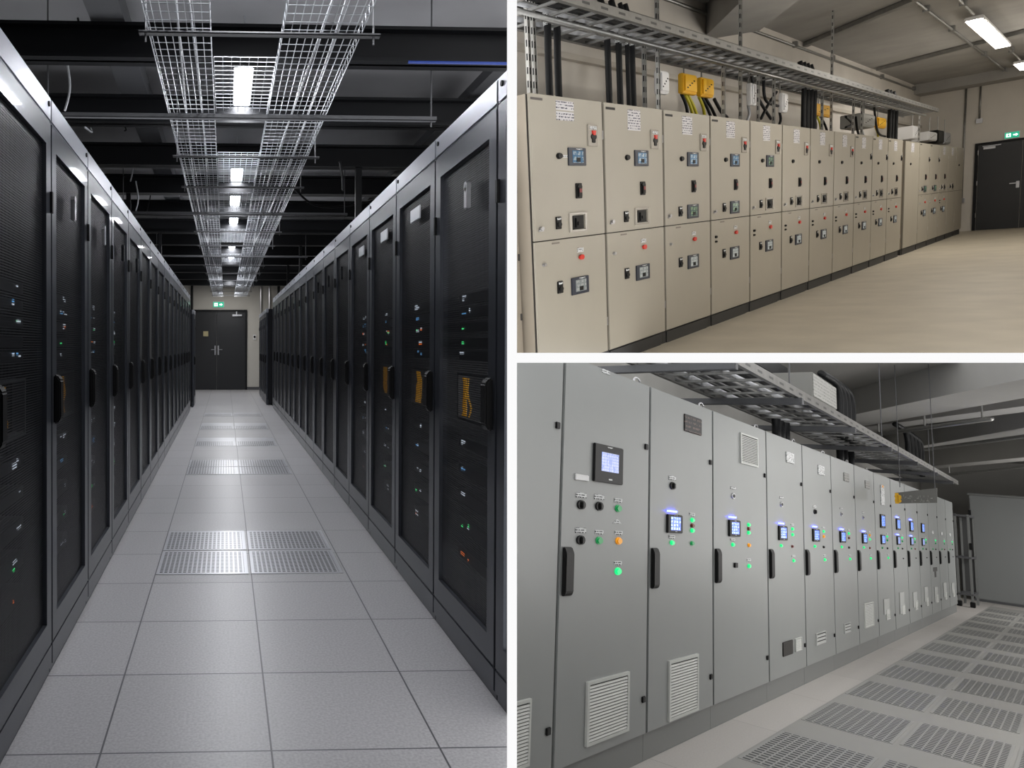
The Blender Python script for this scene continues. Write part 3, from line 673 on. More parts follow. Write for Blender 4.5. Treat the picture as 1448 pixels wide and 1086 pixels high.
# ceiling members
def bar_between(a, b, wdt, hgt):
    a, b = Vector(a), Vector(b); d = (b-a).normalized(); s = Vector((-d.y, d.x, 0))*wdt/2
    return MB().prism([a-s, b-s, b+s, a+s], (0, 0, hgt))
def C2(x, y, z=3.95): return onz(2, x, y, z)
def ext(a, b, e0, e1): d = (b-a).normalized(); return a-d*e0, b+d*e1
for j, (a, b, lab, wd, m) in enumerate(((C2(1139.3, 66), C2(1296.6, 1), 'galvanised strut crossing the concrete ceiling, nearer of two', .12, strut), (C2(1245, 99.3), C2(1448.7, 47), 'galvanised strut crossing the concrete ceiling, farther of two', .10, strut))):
    a, b = ext(a, b, .05, 2.5 if j == 0 else 3)
    solo('ceiling_strut', bar_between(a, b, wd, .07), m, lab, 'strut', 2)
a, b = ext(C2(1090, 0, 3.62), C2(1035, 48, 3.62), 3.5, .1)
solo('concrete_beam', bar_between(a, b, .7, CZ2-3.62), ceil2, 'broad concrete beam under the ceiling above the ladders', 'beam', 2)
solo('concrete_beam', MB().box(-3.8, YB2-.9, CZ2-.25, 3, YB2, CZ2), ceil2, 'concrete downstand beam along the top of the end wall', 'beam', 2)
for j, (x, z, lab) in enumerate(((-2.12, 3.97, 'steel conduit along the concrete ceiling left of the light'), (-1.72, 3.93, 'steel conduit along the concrete ceiling carrying the light'), (-3.78, 3.9, 'steel conduit along the wall and ceiling corner'))):
    t = thing('ceiling_conduit', lab, 'conduit', 2, (x, 7, z)); part('conduit_pipe', MB().cyl((0, 0, 0), (0, YB2-7, 0), .022, 8), strut, t, smooth=True)
    for yy in (8.7, 11.2, 15.6, 19.5): part('clamp', MB().box(-.04, yy-.05, -.03, .04, yy+.05, .07), strut, t)
for j, (y, yb) in enumerate(((17.2, 0), (27.9-.9, 0))):
    pass
# lights room 2
def tube_light(x, y, L, room, z, label, w_=.2):
    t = thing('fluorescent_light', label, 'ceiling light', room, (x, y, z), None)
    part('housing', MB().box(-w_/2, 0, .015, w_/2, L, .07, .01), white_p, t)
    part('diffuser', MB().box(-w_/2+.01, .03, 0, w_/2-.01, L-.03, .015, .005), mat('warm_tube', (255, 255, 255), .5, emit=(255, 246, 232), es=9), t)
    for yy in (.08, L-.08): part('end_clip', MB().box(-w_/2-.005, yy-.03, -.002, w_/2+.005, yy+.03, .02), steel, t)
tube_light(-1.72, 16.9, 4.2, 2, 3.84, 'long bright fluorescent light on the concrete ceiling', .22)
tube_light(-1.72, 26.0-1.5, 1.6, 2, 3.84, 'far fluorescent light at the right edge of the beige switchroom', .22)
area('switchroom_lamp_and_fill', 2, (-1.72, 19.0, 3.8), .22, 4, 55, (1, .95, .88))
area('switchroom_lamp_and_fill', 2, (.4, 8.5, 3.9), .4, 3.5, 58, (1, .95, .88))  # this and the next ones: unseen fills added to light the cabinet fronts
area('switchroom_lamp_and_fill', 2, (.6, 14.5, 3.9), .4, 4, 60, (1, .95, .88))
area('switchroom_lamp_and_fill', 2, (.6, 22, 3.9), .4, 4, 56, (1, .95, .88))
area('switchroom_lamp_and_fill', 2, (.5, 5.2, 2.6), .8, .8, 11, (1, .95, .88), aim=(-2.8, 6.5, 1.0))  # added fill out of view, aimed at the near cabinets
area('switchroom_fill_uplight', 2, (1.6, 11, 2.3), .5, 5, 125, (1, .95, .88), aim=(.6, 11, 4.0))  # added unseen uplights, lifting the tone of ceiling and wall
area('switchroom_fill_uplight', 2, (1.6, 20, 2.3), .5, 5, 110, (1, .95, .88), aim=(.6, 20, 4.0))
# door, sign, conduits on end wall
def B2(x, y): return ony(2, x, y, YB2)
dl = B2(1381, 270).x; dt = B2(1392, 205).z
t = thing('door_2', None, None, 2, (0, YB2, 0)); t['kind'] = 'structure'
part('door_frame', MB().box(dl-.06, -.05, 0, dl, 0, dt+.06).box(dl, -.05, dt, dl+1.25, 0, dt+.06).box(dl+1.19, -.05, 0, dl+1.25, 0, dt), beam_black, t)
lf = part('door_leaf', MB().box(dl+.01, -.035, .01, dl+.80, -.005, dt-.005, .003), door_dark, t)
part('door_leaf', MB().box(dl+.81, -.035, .01, dl+1.19, -.005, dt-.005, .003), door_dark, t)
part('door_handle', MB().box(dl+.72, -.05, 1.05, dl+.78, -.035, 1.22, .004).box(dl+.60, -.09, 1.16, dl+.76, -.075, 1.185, .004).box(dl+.73, -.09, 1.16, dl+.76, -.04, 1.185), steel, lf)
part('door_closer', MB().box(dl+.10, -.10, dt-.12, dl+.32, -.04, dt-.06, .005).box(dl+.08, -.08, dt-.05, dl+.42, -.06, dt-.03), steel, t)
for z in (.35, 1.2, 2.0): part('hinge', MB().cyl((dl+.0, -.045, z), (dl+.0, -.045, z+.12), .012, 8), steel, lf)
p = B2(1431, 195); exit_sign(2, (p.x, YB2, p.z), .26, .15, 'green and white exit sign on beige wall above the dark door')
for j, (x, z0, z1, lab) in enumerate(((B2(1363.5, 200).x, .9, CZ2-.25, 'tall steel conduit on the end wall beside the last cabinet'), (B2(1386, 150).x, 2.95, CZ2-.25, 'short steel conduit dropping to a socket box left of the exit sign'))):
    t = thing('wall_conduit', lab, 'conduit', 2, (x, YB2-.03, z0)); part('conduit_pipe', MB().cyl((0, 0, 0), (0, 0, z1-z0), .02, 8), strut, t, smooth=True)
    part('socket_box', MB().box(-.06, -.04, -.12, .06, .03, 0, .006), steel, t)

# ================================================================== ROOM 3 : grey control room
X3 = -1.711; YB3 = 28.0; CZ3 = 3.6
struct('floor', MB().box(-2.9, 2.5, -.1, 3.2, YB3, 0), floor3, 3)
struct('ceiling', MB().box(-2.9, 2.5, CZ3, 3.2, YB3, CZ3+.1), ceil3, 3)
struct('wall_left', MB().box(-3.0, 2.5, 0, -2.9, YB3, CZ3), wall3, 3)
struct('wall_back', MB().box(-3.0, YB3, 0, 3.2, YB3+.1, CZ3), wall3, 3)
struct('wall_right', MB().box(3.2, 2.5, 0, 3.3, YB3, CZ3), wall3, 3)
K3 = 1.9
y3 = [2.5, 3.605, 4.755, 5.93, 7.30, 8.52, 9.74, 10.97, 12.2, 13.45, 14.7, 15.93, 17.16, 18.4, 19.7, 20.98]
y3.insert(16, 22.0)
def Zt(x, y): q = onx(3, x, y, X3); return q.y, q.z
def z10(X, Y): return Zt(724+X/3.811, 505+Y/3.811)
def z11(X, Y): return Zt(724+X/3.67, 790+Y/3.67)
def z13(X, Y): return Zt(1040+X/3.436, 770+Y/3.436)
def z14(X, Y): return Zt(1000+X/4.527, 560+Y/4.527)
def z12(X, Y): return Zt(1080+X/3.81, 505+Y/3.81)
def c3_btn(t, y, z, m, nm='push_button', lab=None, r=.019, tagz=.033, tag_=True):
    b = part(nm, cached('b3%s%d' % (m.name, int(r*1000)), lambda: MB().cyl((0, 0, 0), (.005, 0, 0), r*1.1, 18, sx=K3).cyl((.005, 0, 0), (.012, 0, 0), r*.82, 18, sx=K3), m, False), None, t, lab, loc=(0, y, z))
    if tag_: part('label_tag', cached('b3tag', lambda: MB().box(0, -.05, 0, .004, .05, .022), label_w), None, b, loc=(0, 0, tagz))
    return b
def c3_sel(t, y, z):
    b = part('selector_switch', cached('c3sel', lambda: MB().cyl((0, 0, 0), (.008, 0, 0), .024, 18, sx=K3).box(.008, -.016, -.020, .02, .016, .020, .005), blk_p), None, t, 'black rotary selector', loc=(0, y, z))
    part('label_tag', cached('c3stag', lambda: MB().box(0, -.06, 0, .004, .06, .026), label_w), None, b, loc=(0, 0, .036))
def c3_ring(t, y, z):
    b = part('key_switch', cached('c3ring', lambda: MB().cyl((0, 0, 0), (.008, 0, 0), .022, 18, sx=K3), steel), None, t, loc=(0, y, z))
    part('key_slot', cached('c3rs', lambda: MB().cyl((.008, 0, 0), (.010, 0, 0), .013, 14, sx=K3), blk_p), None, b)
    part('label_tag', cached('c3rt', lambda: MB().box(0, -.06, 0, .004, .06, .016), label_w), None, b, loc=(0, 0, .05))
def c3_disp(t, y0, z0, y1, z1, m=None, big=False, glow=True):
    w_, h_ = y1-y0, z1-z0
    b = part('touch_display', MB().box(0, 0, 0, .014, w_, h_, .004), blk_p, t, 'black framed lit display', loc=(0, y0, z0))
    if big: part('display_screen', MB().box(.014, w_*.22, h_*.30, .0155, w_*.82, h_*.80), scr3b, b)
    else: part('display_screen', MB().box(.014, w_*.18, h_*.16, .0155, w_*.84, h_*.88), m or scr3, b)
    part('display_marks', MB().box(.014, w_*.42, h_*.93, .015, w_*.6, h_*.96).box(.014, w_*.48, h_*.08, .015, w_*.6, h_*.12), label_w, b)
    if glow:
        part('glowing_label', MB().box(0, w_*.05, h_+.014, .012, w_*.62, h_+.026), blue_em, b, 'glowing blue label above the display')
def c3_vent(t, y0, z0, y1, z1, nm='vent_grille', n=14, m=None):
    w_, h_ = y1-y0, z1-z0
    v = part(nm, MB().ring(1, 0, 0, w_, h_, w_*.05, h_*.05, 0, .012), m or vent_w, t, loc=(0, y0, z0))
    part('vent_backing', MB().box(0, w_*.04, h_*.04, .003, w_*.96, h_*.96), gap_dark, v)
    mb = MB()
    for k in range(n):
        z = h_*(.06+.88*k/n); mb.prism([(.004, w_*.05, z), (.011, w_*.05, z), (.008, w_*.05, z+h_*.88/n*.62), (.004, w_*.05, z+h_*.88/n*.62)], (0, w_*.90, 0))
    part('louvres', mb, m or vent_w, v)
def c3_plate(t, y0, z0, y1, z1, m, nm='instrument_plate', lab=None):
    b = part(nm, MB().box(0, 0, 0, .008, y1-y0, z1-z0, .004), m, t, lab, loc=(0, y0, z0)); return b
grey_cabs = []
for n in range(16):
    ya, yb = y3[n], y3[n+1]; W = yb-ya
    top = 2.2
    if n == 15: yb = 22.0; W = yb-ya
    if n == 15: break
    t = thing('control_cabinet', 'grey steel control cabinet, %s from the near end of the lower right row' % ORD[n], 'electrical cabinet', 3, (X3, ya, 0), 'grey control cabinets')
    grey_cabs.append(t)
    part('cabinet_body', MB().box(-.6, .003, .155, -.022, W-.003, top), grey_pl, t)
    part('door_gap', MB().box(-.022, .003, .155, -.018, W-.003, top-.003), gap_dark, t, 'dark seam round the door')
    part('plinth', MB().box(-.58, 0, 0, -.02, W, .155, .002), grey_pl, t)
    part('door', MB().box(-.018, .012, .162, 0, W-.012, top, .004), grey_e, t)
    hb = MB().prism([(0, .035, .975), (0, .035, 1.215), (.010, .035, 1.215), (.022, .035, 1.185), (.022, .035, .995), (.012, .035, .975)], (0, .09, 0))
    bmesh.ops.bevel(hb.bm, geom=hb.bm.edges[:], offset=.004, segments=2, affect='EDGES')
    part('door_handle', hb, handle_black, t, 'black swing handle')
    for z in (.34, 1.80): part('door_lock', MB().box(0, W-.085, z, .01, W-.045, z+.035, .003), handle_black, t)
def L(n, yz): return yz[0]-y3[n], yz[1]
# cabinet 1 in detail
t = grey_cabs[1]
a = L(1, z10(436, 460)); b = L(1, z10(585, 690)); c3_disp(t, a[0], b[1]+.0, b[0], a[1], big=True, glow=False)
a = L(1, z10(337, 625)); b = L(1, z10(408, 672)); c3_plate(t, a[0], b[1], b[0], a[1], white_p, 'key_pad', 'white stepped keypad beside the display')
for X, Y, kind in ((370, 795, 's'), (467, 803, 's'), (570, 815, 'g'), (367, 985, 's'), (467, 988, 'g'), (572, 990, 'a')):
    y, z = L(1, z10(X, Y))
    if kind == 's': c3_sel(t, y, z)
    else: c3_btn(t, y, z, green_d if kind == 'g' else amber, lab='green push button' if kind == 'g' else 'amber push button')
y, z = L(1, z11(547, 65)); c3_btn(t, y, z, green_b, lab='lit green push button')
y, z = L(1, z10(566, 885)); part('warning_triangle', MB().prism([(0, y-.06, z-.012), (0, y+.06, z-.012), (0, y, z+.014)], (.002, 0, 0)), label_w, t)
y, z = L(1, z10(505, 78)); part('row_number', MB().box(0, y-.05, z-.012, .003, y+.05, z+.01), label_w, t)
a = L(1, z11(383, 655)); b = L(1, z11(597, 890)); c3_vent(t, a[0], .222, b[0]+.0, .535, n=17)
# cabinet 0
a = z11(91, 740); c3_vent(grey_cabs[0], .55, .24, a[0]-y3[0], .53, n=17)
# cabinet 2
t = grey_cabs[2]
a = L(2, z10(925, 303)); b = L(2, z10(1017, 425)); c3_plate(t, a[0], b[1], b[0], a[1], dark_plate, 'instrument_plate', 'dark instrument plate near the top')
y, z = L(2, z10(862, 693)); c3_sel(t, y, z)
a = L(2, z10(830, 845)); b = L(2, z10(908, 950)); c3_disp(t, a[0], b[1], b[0], a[1])
for X, Y, m, lab in ((969, 878, green_b, 'lit green lamp'), (969, 908, red_d, 'dark red button'), (969, 934, green_b, 'lit green lamp'), (860, 1000, green_b, 'lit green lamp'), (968, 1003, green_d, 'green push button')):
    y, z = L(2, z10(X, Y)); c3_btn(t, y, z, m, lab=lab, r=.014, tag_=Y in (878, 1000), tagz=.025)
a = L(2, z11(808, 530)); b = L(2, z11(960, 800)); c3_vent(t, a[0], .160+.02, b[0], .533, n=18)
# cabinet 3
t = grey_cabs[3]
a = L(3, z10(1225, 405)); b = L(3, z10(1320, 595)); c3_vent(t, a[0], b[1], b[0], a[1], n=16)
y, z = L(3, z10(1190, 748)); c3_ring(t, y, z)
a = L(3, z10(1163, 875)); b = L(3, z10(1222, 968)); c3_disp(t, a[0], b[1], b[0], a[1])
for X, Y, m, lab in ((1273, 903, green_b, 'lit green lamp'), (1273, 925, red_d, 'dark red button'), (1273, 946, green_b, 'lit green lamp'), (1188, 1010, green_b, 'lit green lamp'), (1275, 1013, amber, 'amber push button')):
    y, z = L(3, z10(X, Y)); c3_btn(t, y, z, m, lab=lab, r=.014, tag_=Y == 1010, tagz=.025)
y, z = L(3, z11(1228, 38)); c3_btn(t, y, z, green_b, lab='lit green lamp', r=.015)
y, z = L(3, z11(1157, 35)); part('socket', MB().box(0, y-.03, z-.015, .012, y+.03, z+.02), blk_p, t)
# cabinets 4.. pattern measured on the fourth
for n in range(4, 15):
    t = grey_cabs[n]; W = y3[n+1]-y3[n]; s = W/1.25
    rnd = random.Random(n)
    if n < 12: c3_disp(t, .33*s, 1.29, .60*s, 1.415, glow=n < 8 or n in (9, 10), m=scr3 if n < 9 else scr3b)
    if 8 <= n <= 11: c3_disp(t, .33*s, 1.50, .66*s, 1.66+.02*(n == 8), glow=n in (9, 10))
    if n < 8: c3_ring(t, .46*s, 1.60) if n != 5 else c3_sel(t, .46*s, 1.58)
    col = {4: (green_b, green_b), 5: (green_b, amber), 6: (green_b, red_d), 7: (amber, green_b)}.get(n, (green_b, green_d))
    c3_btn(t, .82*s, 1.395, col[0], lab='indicator lamp', r=.014, tag_=True, tagz=.025); c3_btn(t, .82*s, 1.345, col[1], lab='indicator lamp', r=.014, tag_=False)
    c3_btn(t, .42*s, 1.245, green_b if n < 8 else green_d, r=.013, tag_=False); c3_btn(t, .80*s, 1.24, (blk_p, red_d, blk_p)[n % 3], r=.012, tag_=False)
    if n < 9: c3_btn(t, .84*s, 1.115, green_b, lab='lit green lamp', r=.014, tagz=.026)
    else: c3_btn(t, .84*s, 1.10, blk_p, r=.008, tag_=False)
    if 4 <= n <= 7:
        z0 = (1.985, 1.96, 1.97, 1.96)[n-4]
        c3_plate(t, .64*s, z0, .92*s, z0+.10, label_w if n in (4, 5) else box_face, 'instrument_plate', 'framed instrument plate near the top')
    elif n == 8:
        c3_plate(t, .45*s, 1.80, .72*s, 2.07, label_w, 'notice_strip'); c3_btn(t, .6*s, 2.05, amber, r=.02, tag_=False)
    elif n > 11:
        c3_plate(t, .4*s, 1.5, .6*s, 1.56, label_w, 'instrument_plate')
    if n == 4:
        c3_plate(t, .40, .32, .72, .44, gap_dark, 'dark_grille'); c3_vent(t, .80, .33, 1.02, .44, n=7)
    elif n == 5: c3_vent(t, .35, .32, .75, .43, 'cover_plate', 3, grey_lt)
    elif n == 6: c3_vent(t, .40, .34, .72, .44, 'cover_plate', 3, grey_lt)
    elif n == 7: c3_vent(t, .30, .32, .85, .60, n=14)
    else:
        c3_plate(t, .35*s, .34+.03*(n % 3), .75*s, .60+.04*(n % 2), grey_lt, 'cover_plate')
        c3_vent(t, .5*s, .33, .78*s, .46, n=6)
# bits on the twelfth
part('dark_emblem', MB().box(0, .35, .86, .004, .85, .93).box(0, .5, .76, .004, .7, .86), gap_dark, grey_cabs[12], 'dark stencil mark')
# lifting eyes
for n in range(1, 8):
    yy = y3[n+1]-.08
    mb = MB(); mb.tube([(X3-.05, yy+.045*math.cos(a_*PI/6), 2.222+.022*math.sin(a_*PI/6)) for a_ in range(0, 13)], .006, 6)
    solo('lifting_eye', mb, steel, 'small steel lifting eye on top of the grey cabinet, %s from the near end' % ORD[n-1], 'lifting eye', 3, (0, 0, 0), 'lifting eyes on the grey cabinets', True)

# floor grilles
perf3 = perforated('slotted_floor_grille', (154, 154, 151), (46, 48, 48), .049, .06, .8, .5, (.018, .02), (.51, 1.02), .45, .1)
band3 = mat('grey_floor_band', (150, 149, 145), .5)
mb = MB().box(-1.458, 3.2, .0, .15, 24.5, .003)
solo('floor_band', mb, band3, 'darker grey band of floor plates holding the slotted grilles', 'floor plate', 3, kind='structure')
tile_me = MB().box(0, 0, -.003, .51, 1.02, 0).data('floor_grille', perf3)
for cidx, x in enumerate((-1.445, -.905, -.37)):
    for k in range(12):
        y = 5.45+1.545*k+(.05*cidx)
        o = bpy.data.objects.new('floor_grille', tile_me); COL.objects.link(o)
        o.matrix_world = RM[3] @ Matrix.Translation((x, y, .006)); ROOMOF[o.name] = 3
        tag(o, 'slotted grey floor grille, %s column from the cabinets, %s from the near end' % (ORD[cidx], ORD[k]), 'floor grille', 'slotted floor grilles of the grey room')
# room 1 perforated tiles
perf1 = perforated('perforated_floor_tile', (196, 197, 202), (30, 30, 36), .0295, .030, .62, .55, (.02, .03), (.575, .50), .3, .5)
for cidx, (x0, x1) in enumerate(((-.432, .15), (.165, .745))):
    for k, (a, b) in enumerate(((4.405, 4.905), (4.925, 5.43), (7.83, 8.30), (8.32, 8.80), (10.02, 10.92), (12.05, 13.0), (14.25, 14.95))):
        me = MB().box(0, 0, -.002, x1-x0-.004, b-a-.004, .0).data('perforated_tile', perf1)
        solo_ = bpy.data.objects.new('perforated_tile', me); COL.objects.link(solo_)
        solo_.matrix_world = RM[1] @ Matrix.Translation((x0+.002, a, .0035)); ROOMOF[solo_.name] = 1
        tag(solo_, 'perforated metal floor tile in the aisle, %s side, %s from the near end' % (('left', 'right')[cidx], ORD[k]), 'floor tile', 'perforated floor tiles of the aisle')

# overhead room 3
ladder_tray('cable_ladder', 'slotted steel cable ladder above the front of the grey cabinets', 3, -2.15, -1.5, 4.4, 19.6, 2.50, .075, strut, .35)
solo('cable_duct', MB().box(-2.75, 4.5, 3.15, -2.25, 10.6, 3.22).box(-2.75, 4.5, 3.22, -2.74, 10.6, 3.32).box(-2.26, 4.5, 3.22, -2.25, 10.6, 3.32), beam_black, 'dark upper cable duct close to the ceiling above the grey cabinets', 'cable duct', 3)
for j in range(5):
    solo('laid_cable', MB().smooth_tube([(-2.08+j*.11+.02*math.sin(v*1.3+j), v, 2.565) for v in [4.5+u for u in range(16)]], .026, 7, 3), blk_cable if j % 3 else grey_cable, '%s cable lying on the ladder above the grey cabinets, %s from the wall' % ('black' if j % 3 else 'pale', ORD[j]), 'cable', 3, (0, 0, 0), 'cables on the grey room ladder', True)
for j, y in enumerate((5.6, 7.4, 9.6, 11.8, 14.0, 16.2, 18.4)):
    t = thing('ladder_bracket', 'steel bracket carrying the ladder over the grey cabinets, %s from the near end' % ORD[j], 'bracket', 3, (0, y, 2.44), 'ladder brackets of the grey room')
    part('cross_arm', MB().box(-2.9, -.03, 0, -1.47, .03, .055, .003), beam_grey, t)
    if j in (1, 3, 5): part('hanger_rod', MB().cyl((-1.56, 0, .05), (-1.56, 0, 1.16), .006, 6), beam_grey, t)
for grp, lst, y1, z1 in (('first', (1187, 1192.5, 1198, 1204), 560, 3.6), ('second', (1284, 1289, 1294, 1299, 1303), 640, 3.6)):
    for j, px_ in enumerate(lst):
        q = onx(3, px_, y1, -1.8)
        solo('riser_cable', MB().smooth_tube([(-1.8, q.y, 2.5), (-1.8, q.y, 2.8), (-1.8, q.y, 3.0), (-1.82, q.y-.1, 3.15), (-1.9, q.y-.4, 3.22)], .038, 10, 4), blk_cable, 'thick black cable rising past the ladder, %s of the %s bundle' % (ORD[j], grp), 'cable', 3, (0, 0, 0), 'riser cables of the grey room', True)
for grp, lst in (('near', (1098, 1104, 1111)), ('middle', (1187, 1193, 1202))):
    for j, px_ in enumerate(lst):
        q = onx(3, px_, 612, -2.05)
        solo('riser_cable', MB().cyl((-2.05, q.y, 2.18), (-2.05, q.y, 2.52), .04, 10), blk_cable, 'short black cable between cabinet top and ladder, %s of the %s bundle' % (ORD[j], grp), 'cable', 3, (0, 0, 0), 'short riser cables of the grey room', True)
q0, q1 = onx(3, 1149, 548, -1.5), onx(3, 1182, 560, -1.5)
t = thing('tray_box', 'grey metal box with a printed front sitting on the ladder', 'junction box', 3, (-1.5, q0.y, 2.58))
part('box_body', MB().box(-.42, 0, 0, 0, q1.y-q0.y, .225, .004), mat('grey_metal_box', (124, 124, 120), .5), t)
part('box_front', MB().box(0, .01, .008, .006, q1.y-q0.y-.01, .217), box_face, t, 'printed front plate')
# hanging sign
a, b = onx(3, 1265, 711, -1.45), onx(3, 1322, 706, -1.45)
a = Vector((-1.62, 12.6, 0)); 
q0 = ony(3, 1266, 712, 12.2); q1 = ony(3, 1325, 711, 12.2); qt = ony(3, 1325, 690, 12.2); qt0 = ony(3, 1266, 697, 12.2)
t = thing('hanging_sign', 'grey hanging sign with yellow emblem at its left end, below the ladder', 'sign', 3, (0, 12.2, 0))
part('sign_board', MB().prism([(q0.x, 0, q0.z), (q1.x, 0, q1.z), (qt.x, 0, qt.z), (qt0.x, 0, qt0.z)], (0, .02, 0)), sign_g, t)
h_ = qt0.z-q0.z; w_ = q1.x-q0.x
mb = MB()
for k in range(2):
    for j in range(2):
        cx, cz = q0.x+w_*(.045+.055*j), q0.z+h_*(.28+.40*k)
        mb.cyl((cx, -.006, cz), (cx, 0, cz), h_*.17, 12)
mb.box(q0.x, -.003, q0.z, q0.x+w_*.09, 0, qt0.z).prism([(q0.x+w_*.09, -.004, q0.z+h_*.35), (q0.x+w_*.17, -.004, q0.z+h_*.55), (q0.x+w_*.09, -.004, q0.z+h_*.75)], (0, .004, 0))
part('sign_emblem', mb, sign_y, t, 'yellow emblem')
mb = MB(); rnd = random.Random(3)
for k in range(26):
    x = q0.x+w_*(.2+.7*rnd.random()); z = q0.z+h_*(.2+.6*rnd.random()); l = w_*rnd.uniform(.01, .05)
    mb.box(x, -.003, z, x+l, 0, z+h_*.035) if k % 2 else mb.box(x, -.003, z, x+w_*.004, 0, z+h_*.2)
part('sign_lettering', mb, mat('sign_ink', (168, 168, 162), .6), t, 'pale scribbled lettering')
for x in (q0.x+.05, qt.x-.02): part('hanger_rod', MB().cyl((x, .01, qt.z-.02), (x, .01, CZ3), .004, 6), beam_grey, t)
# ceiling beams
def C3(x, y, z): return onz(3, x, y, z)
for j, (p, q, z) in enumerate((((1250.6, 583.7), (1448, 544.4), 3.2), ((1262, 600), (1448, 576), 3.3), ((1340, 630), (1448, 612), 3.2), ((1330, 657), (1448, 645.5), 3.2))):
    a, b = C3(*p, z), C3(*q, z)
    # beams run mostly square to the row
    yc = (a.y+b.y)/2; sl = (b.y-a.y)/(b.x-a.x)*1.0
    A = Vector((-2.9, yc-sl*(1.6), z)); B = Vector((3.2, yc+sl*(4.5), z))
    d = (B-A).normalized(); s = Vector((-d.y, d.x, 0))*(.7 if j in (0,) else .35)
    solo('concrete_beam', MB().prism([A, B, B+s, A+s], (0, 0, CZ3-z)), ceil3, 'smooth grey concrete ceiling beam, %s from the near end of the grey room' % ORD[j], 'beam', 3, (0, 0, 0), 'ceiling beams of the grey room')
for j, (p, q, z) in enumerate((((1235, 615), (1402, 592), 3.05), ((1305, 636), (1448, 617), 3.1), ((1330, 672), (1448, 660), 3.0))):
    a, b = C3(*p, z), C3(*q, z)
    t = thing('ceiling_pipe', 'thin steel strut pipe under the grey room ceiling, %s from the near end' % ORD[j], 'pipe', 3, (0, 0, 0), 'strut pipes of the grey room')
    if j: b = a+(b-a)*2.2
    part('pipe_run', MB().cyl(a, b, .03, 8), strut, t, smooth=True)
    for f_ in (.06, .5, .94):
        c_ = a.lerp(b, f_); part('hanger_rod', MB().cyl(c_, (c_.x, c_.y, CZ3), .012, 6), strut, t)
a, b = C3(1436, 505, 3.45), C3(1452, 566, 3.45)
solo('ceiling_conduit', MB().cyl(a, b, .035, 10), steel, 'bright steel conduit at the right edge of the grey room ceiling', 'conduit', 3, smooth=True)
# back: frame rack and big panel
pl = ony(3, 1370, 700, 26.0); 
t = thing('grey_partition', 'large flat grey panel door standing at the end of the grey room', 'panel', 3, (pl.x, 26.0, 0))
part('panel_leaf', MB().box(0, 0, .05, 3.4, .06, pl.z, .01), big_door, t)
part('panel_track', MB().box(-.03, -.03, 0, 3.45, .09, .05), beam_grey, t); part('panel_top_rail', MB().box(-.03, -.03, pl.z, 3.45, .09, pl.z+.05), grey_pl, t)
for hz_ in (.5, 2.1): part('hinge', MB().box(-.03, -.04, hz_, .02, 0, hz_+.12), blk_p, t)
fy = 23.0; fl, fr = ony(3, 1352, 800, fy).x, ony(3, 1371, 800, fy+1).x
ft = ony(3, 1360, 727, fy).z
t = thing('open_frame_rack', 'dark open frame rack standing past the last grey cabinet', 'rack', 3, (fl, fy, 0))
w_ = max(.25, fr-fl)
for x in (0, w_-.04):
    for y in (0, 1.2): part('post', MB().box(x, y, 0, x+.04, y+.05, ft, .003), grey_pl, t)
for z in (.25, 1.05, ft-.05): part('shelf', MB().box(0, 0, z, w_, 1.25, z+.04), beam_grey, t)
part('back_panel', MB().box(-.02, 1.22, .25, w_, 1.25, ft), mat('dark_back', (62, 63, 63), .6), t)
for x in (0, w_-.04):
    part('foot', MB().box(x-.02, -.03, 0, x+.06, .12, .12, .01), blk_p, t)
part('latch', MB().box(w_-.02, -.02, 1.25, w_+.03, .06, 1.4, .01), blk_p, t)

area('control_room_lamp', 3, (.9, 5.5, 3.5), .3, 3, 38, (1, .98, .96))
area('control_room_lamp', 3, (.9, 11, 3.4), .3, 3, 36, (1, .98, .96))
area('control_room_lamp', 3, (.9, 16, 3.1), .3, 3, 42, (1, .98, .96))
area('control_room_lamp', 3, (1.2, 22.5, 3.0), .3, 3, 110, (1, .98, .96))
for yy in (8, 14, 21): area('control_room_fill_uplight', 3, (2.4, yy, 2.0), .5, 4, 140, (1, .98, .96), aim=(.3, yy, 3.6))  # no fixtures here: uplights added out of view for the grey ceiling

# ================================================================== added glowing dividers between the three rooms
D0 = 1.9; T = 14/FOC*D0
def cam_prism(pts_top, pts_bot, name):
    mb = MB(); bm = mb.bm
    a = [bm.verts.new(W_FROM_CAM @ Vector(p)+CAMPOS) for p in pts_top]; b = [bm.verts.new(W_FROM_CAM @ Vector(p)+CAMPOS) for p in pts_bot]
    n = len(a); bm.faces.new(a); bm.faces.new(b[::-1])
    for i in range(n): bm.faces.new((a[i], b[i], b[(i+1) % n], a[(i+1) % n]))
    me = mb.data(name, divider_glow); o = bpy.data.objects.new(name, me); COL.objects.link(o); o['kind'] = 'structure'; return o
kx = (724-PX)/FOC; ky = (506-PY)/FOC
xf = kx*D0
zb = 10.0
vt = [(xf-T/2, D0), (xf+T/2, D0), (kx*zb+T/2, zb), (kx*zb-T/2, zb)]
cam_prism([(x, -3.0, z) for x, z in vt], [(x, 3.2, z) for x, z in vt], 'added_divider_upright')
hz = [(xf+T/2, D0), (2.6, D0), (14, zb), (kx*zb+T/2, zb)]
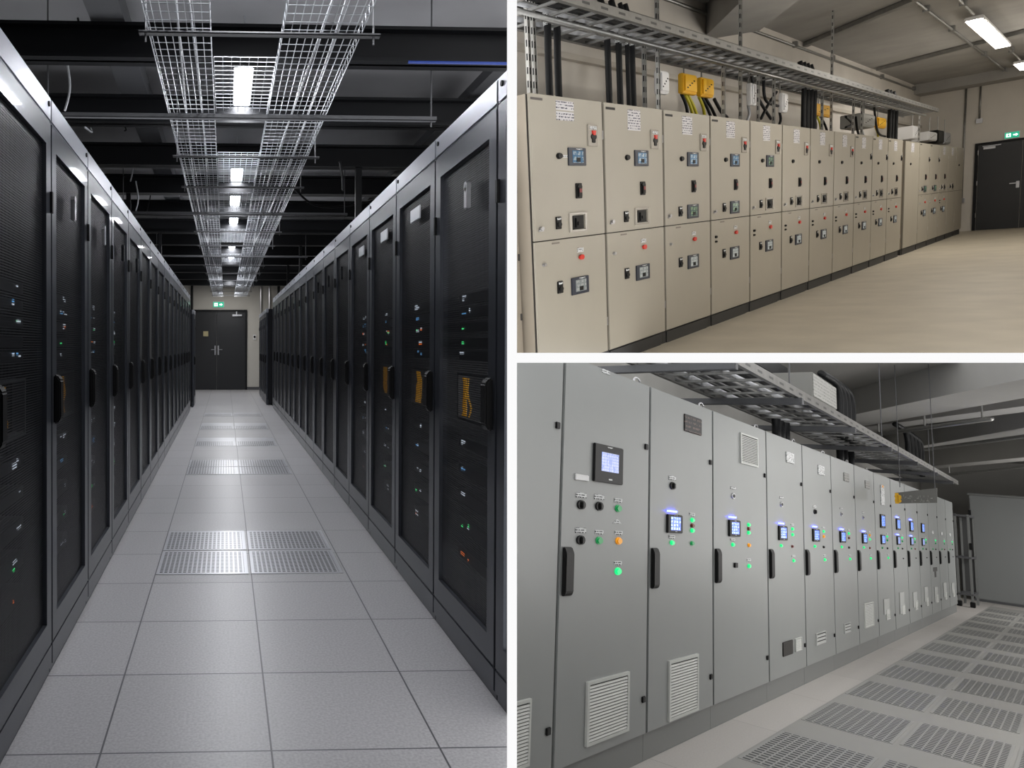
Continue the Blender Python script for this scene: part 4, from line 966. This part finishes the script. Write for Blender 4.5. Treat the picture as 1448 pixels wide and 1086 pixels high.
cam_prism([(x, ky*z-T/2, z) for x, z in hz], [(x, ky*z+T/2, z) for x, z in hz], 'added_divider_level')

# trim every room to its own side of the added dividers
bpy.context.view_layer.update()
def world_plane(n, off):
    """camera-space plane n.p = off  ->  world (point, normal)"""
    nn = Vector(n).normalized(); return CAMPOS+W_FROM_CAM @ (nn*off), (W_FROM_CAM @ nn).normalized()
vn = Vector((1, 0, -kx)); hn = Vector((0, 1, -ky))
e = T/2*.96
PL = {1: [world_plane(vn, -e)], 2: [world_plane(-vn, -e), world_plane(hn, -e)], 3: [world_plane(-vn, -e), world_plane(-hn, -e)]}
for k in PL: PL[k].append(world_plane((0, 0, -1), -D0))
def root(o):
    while o.parent: o = o.parent
    return o
dead = []
for o in list(COL.objects):
    if o.type != 'MESH': continue
    rk = ROOMOF.get(root(o).name)
    if rk is None: continue
    M = o.matrix_world
    for (p, n) in PL[rk]:
        ds = [(M @ v.co-p).dot(n) for v in o.data.vertices]
        if not ds: break
        if min(ds) >= -1e-6: dead.append(o); break
        if max(ds) <= 1e-6: continue
        if o.data.users > 1: o.data = o.data.copy()
        Mi = M.inverted(); bm = bmesh.new(); bm.from_mesh(o.data)
        r = bmesh.ops.bisect_plane(bm, geom=bm.verts[:]+bm.edges[:]+bm.faces[:], plane_co=Mi @ p, plane_no=(M.to_3x3().transposed() @ n).normalized(), clear_outer=True)
        ce = [g for g in r['geom_cut'] if isinstance(g, bmesh.types.BMEdge)]
        if ce: bmesh.ops.holes_fill(bm, edges=ce, sides=0)
        bm.to_mesh(o.data); bm.free()
    if not len(o.data.polygons) and o not in dead: dead.append(o)
for o in dead:
    for c in list(o.children):
        if c not in dead: bpy.data.objects.remove(c)
for o in set(dead):
    try: bpy.data.objects.remove(o)
    except ReferenceError: pass
for o in list(COL.objects):
    if o.type == 'EMPTY' and not o.children: bpy.data.objects.remove(o)

for o in COL.objects:
    if o.get('category') and not 4 <= len(str(o.get('label', '')).split()) <= 16: print('LABEL', len(o['label'].split()), o['label'])
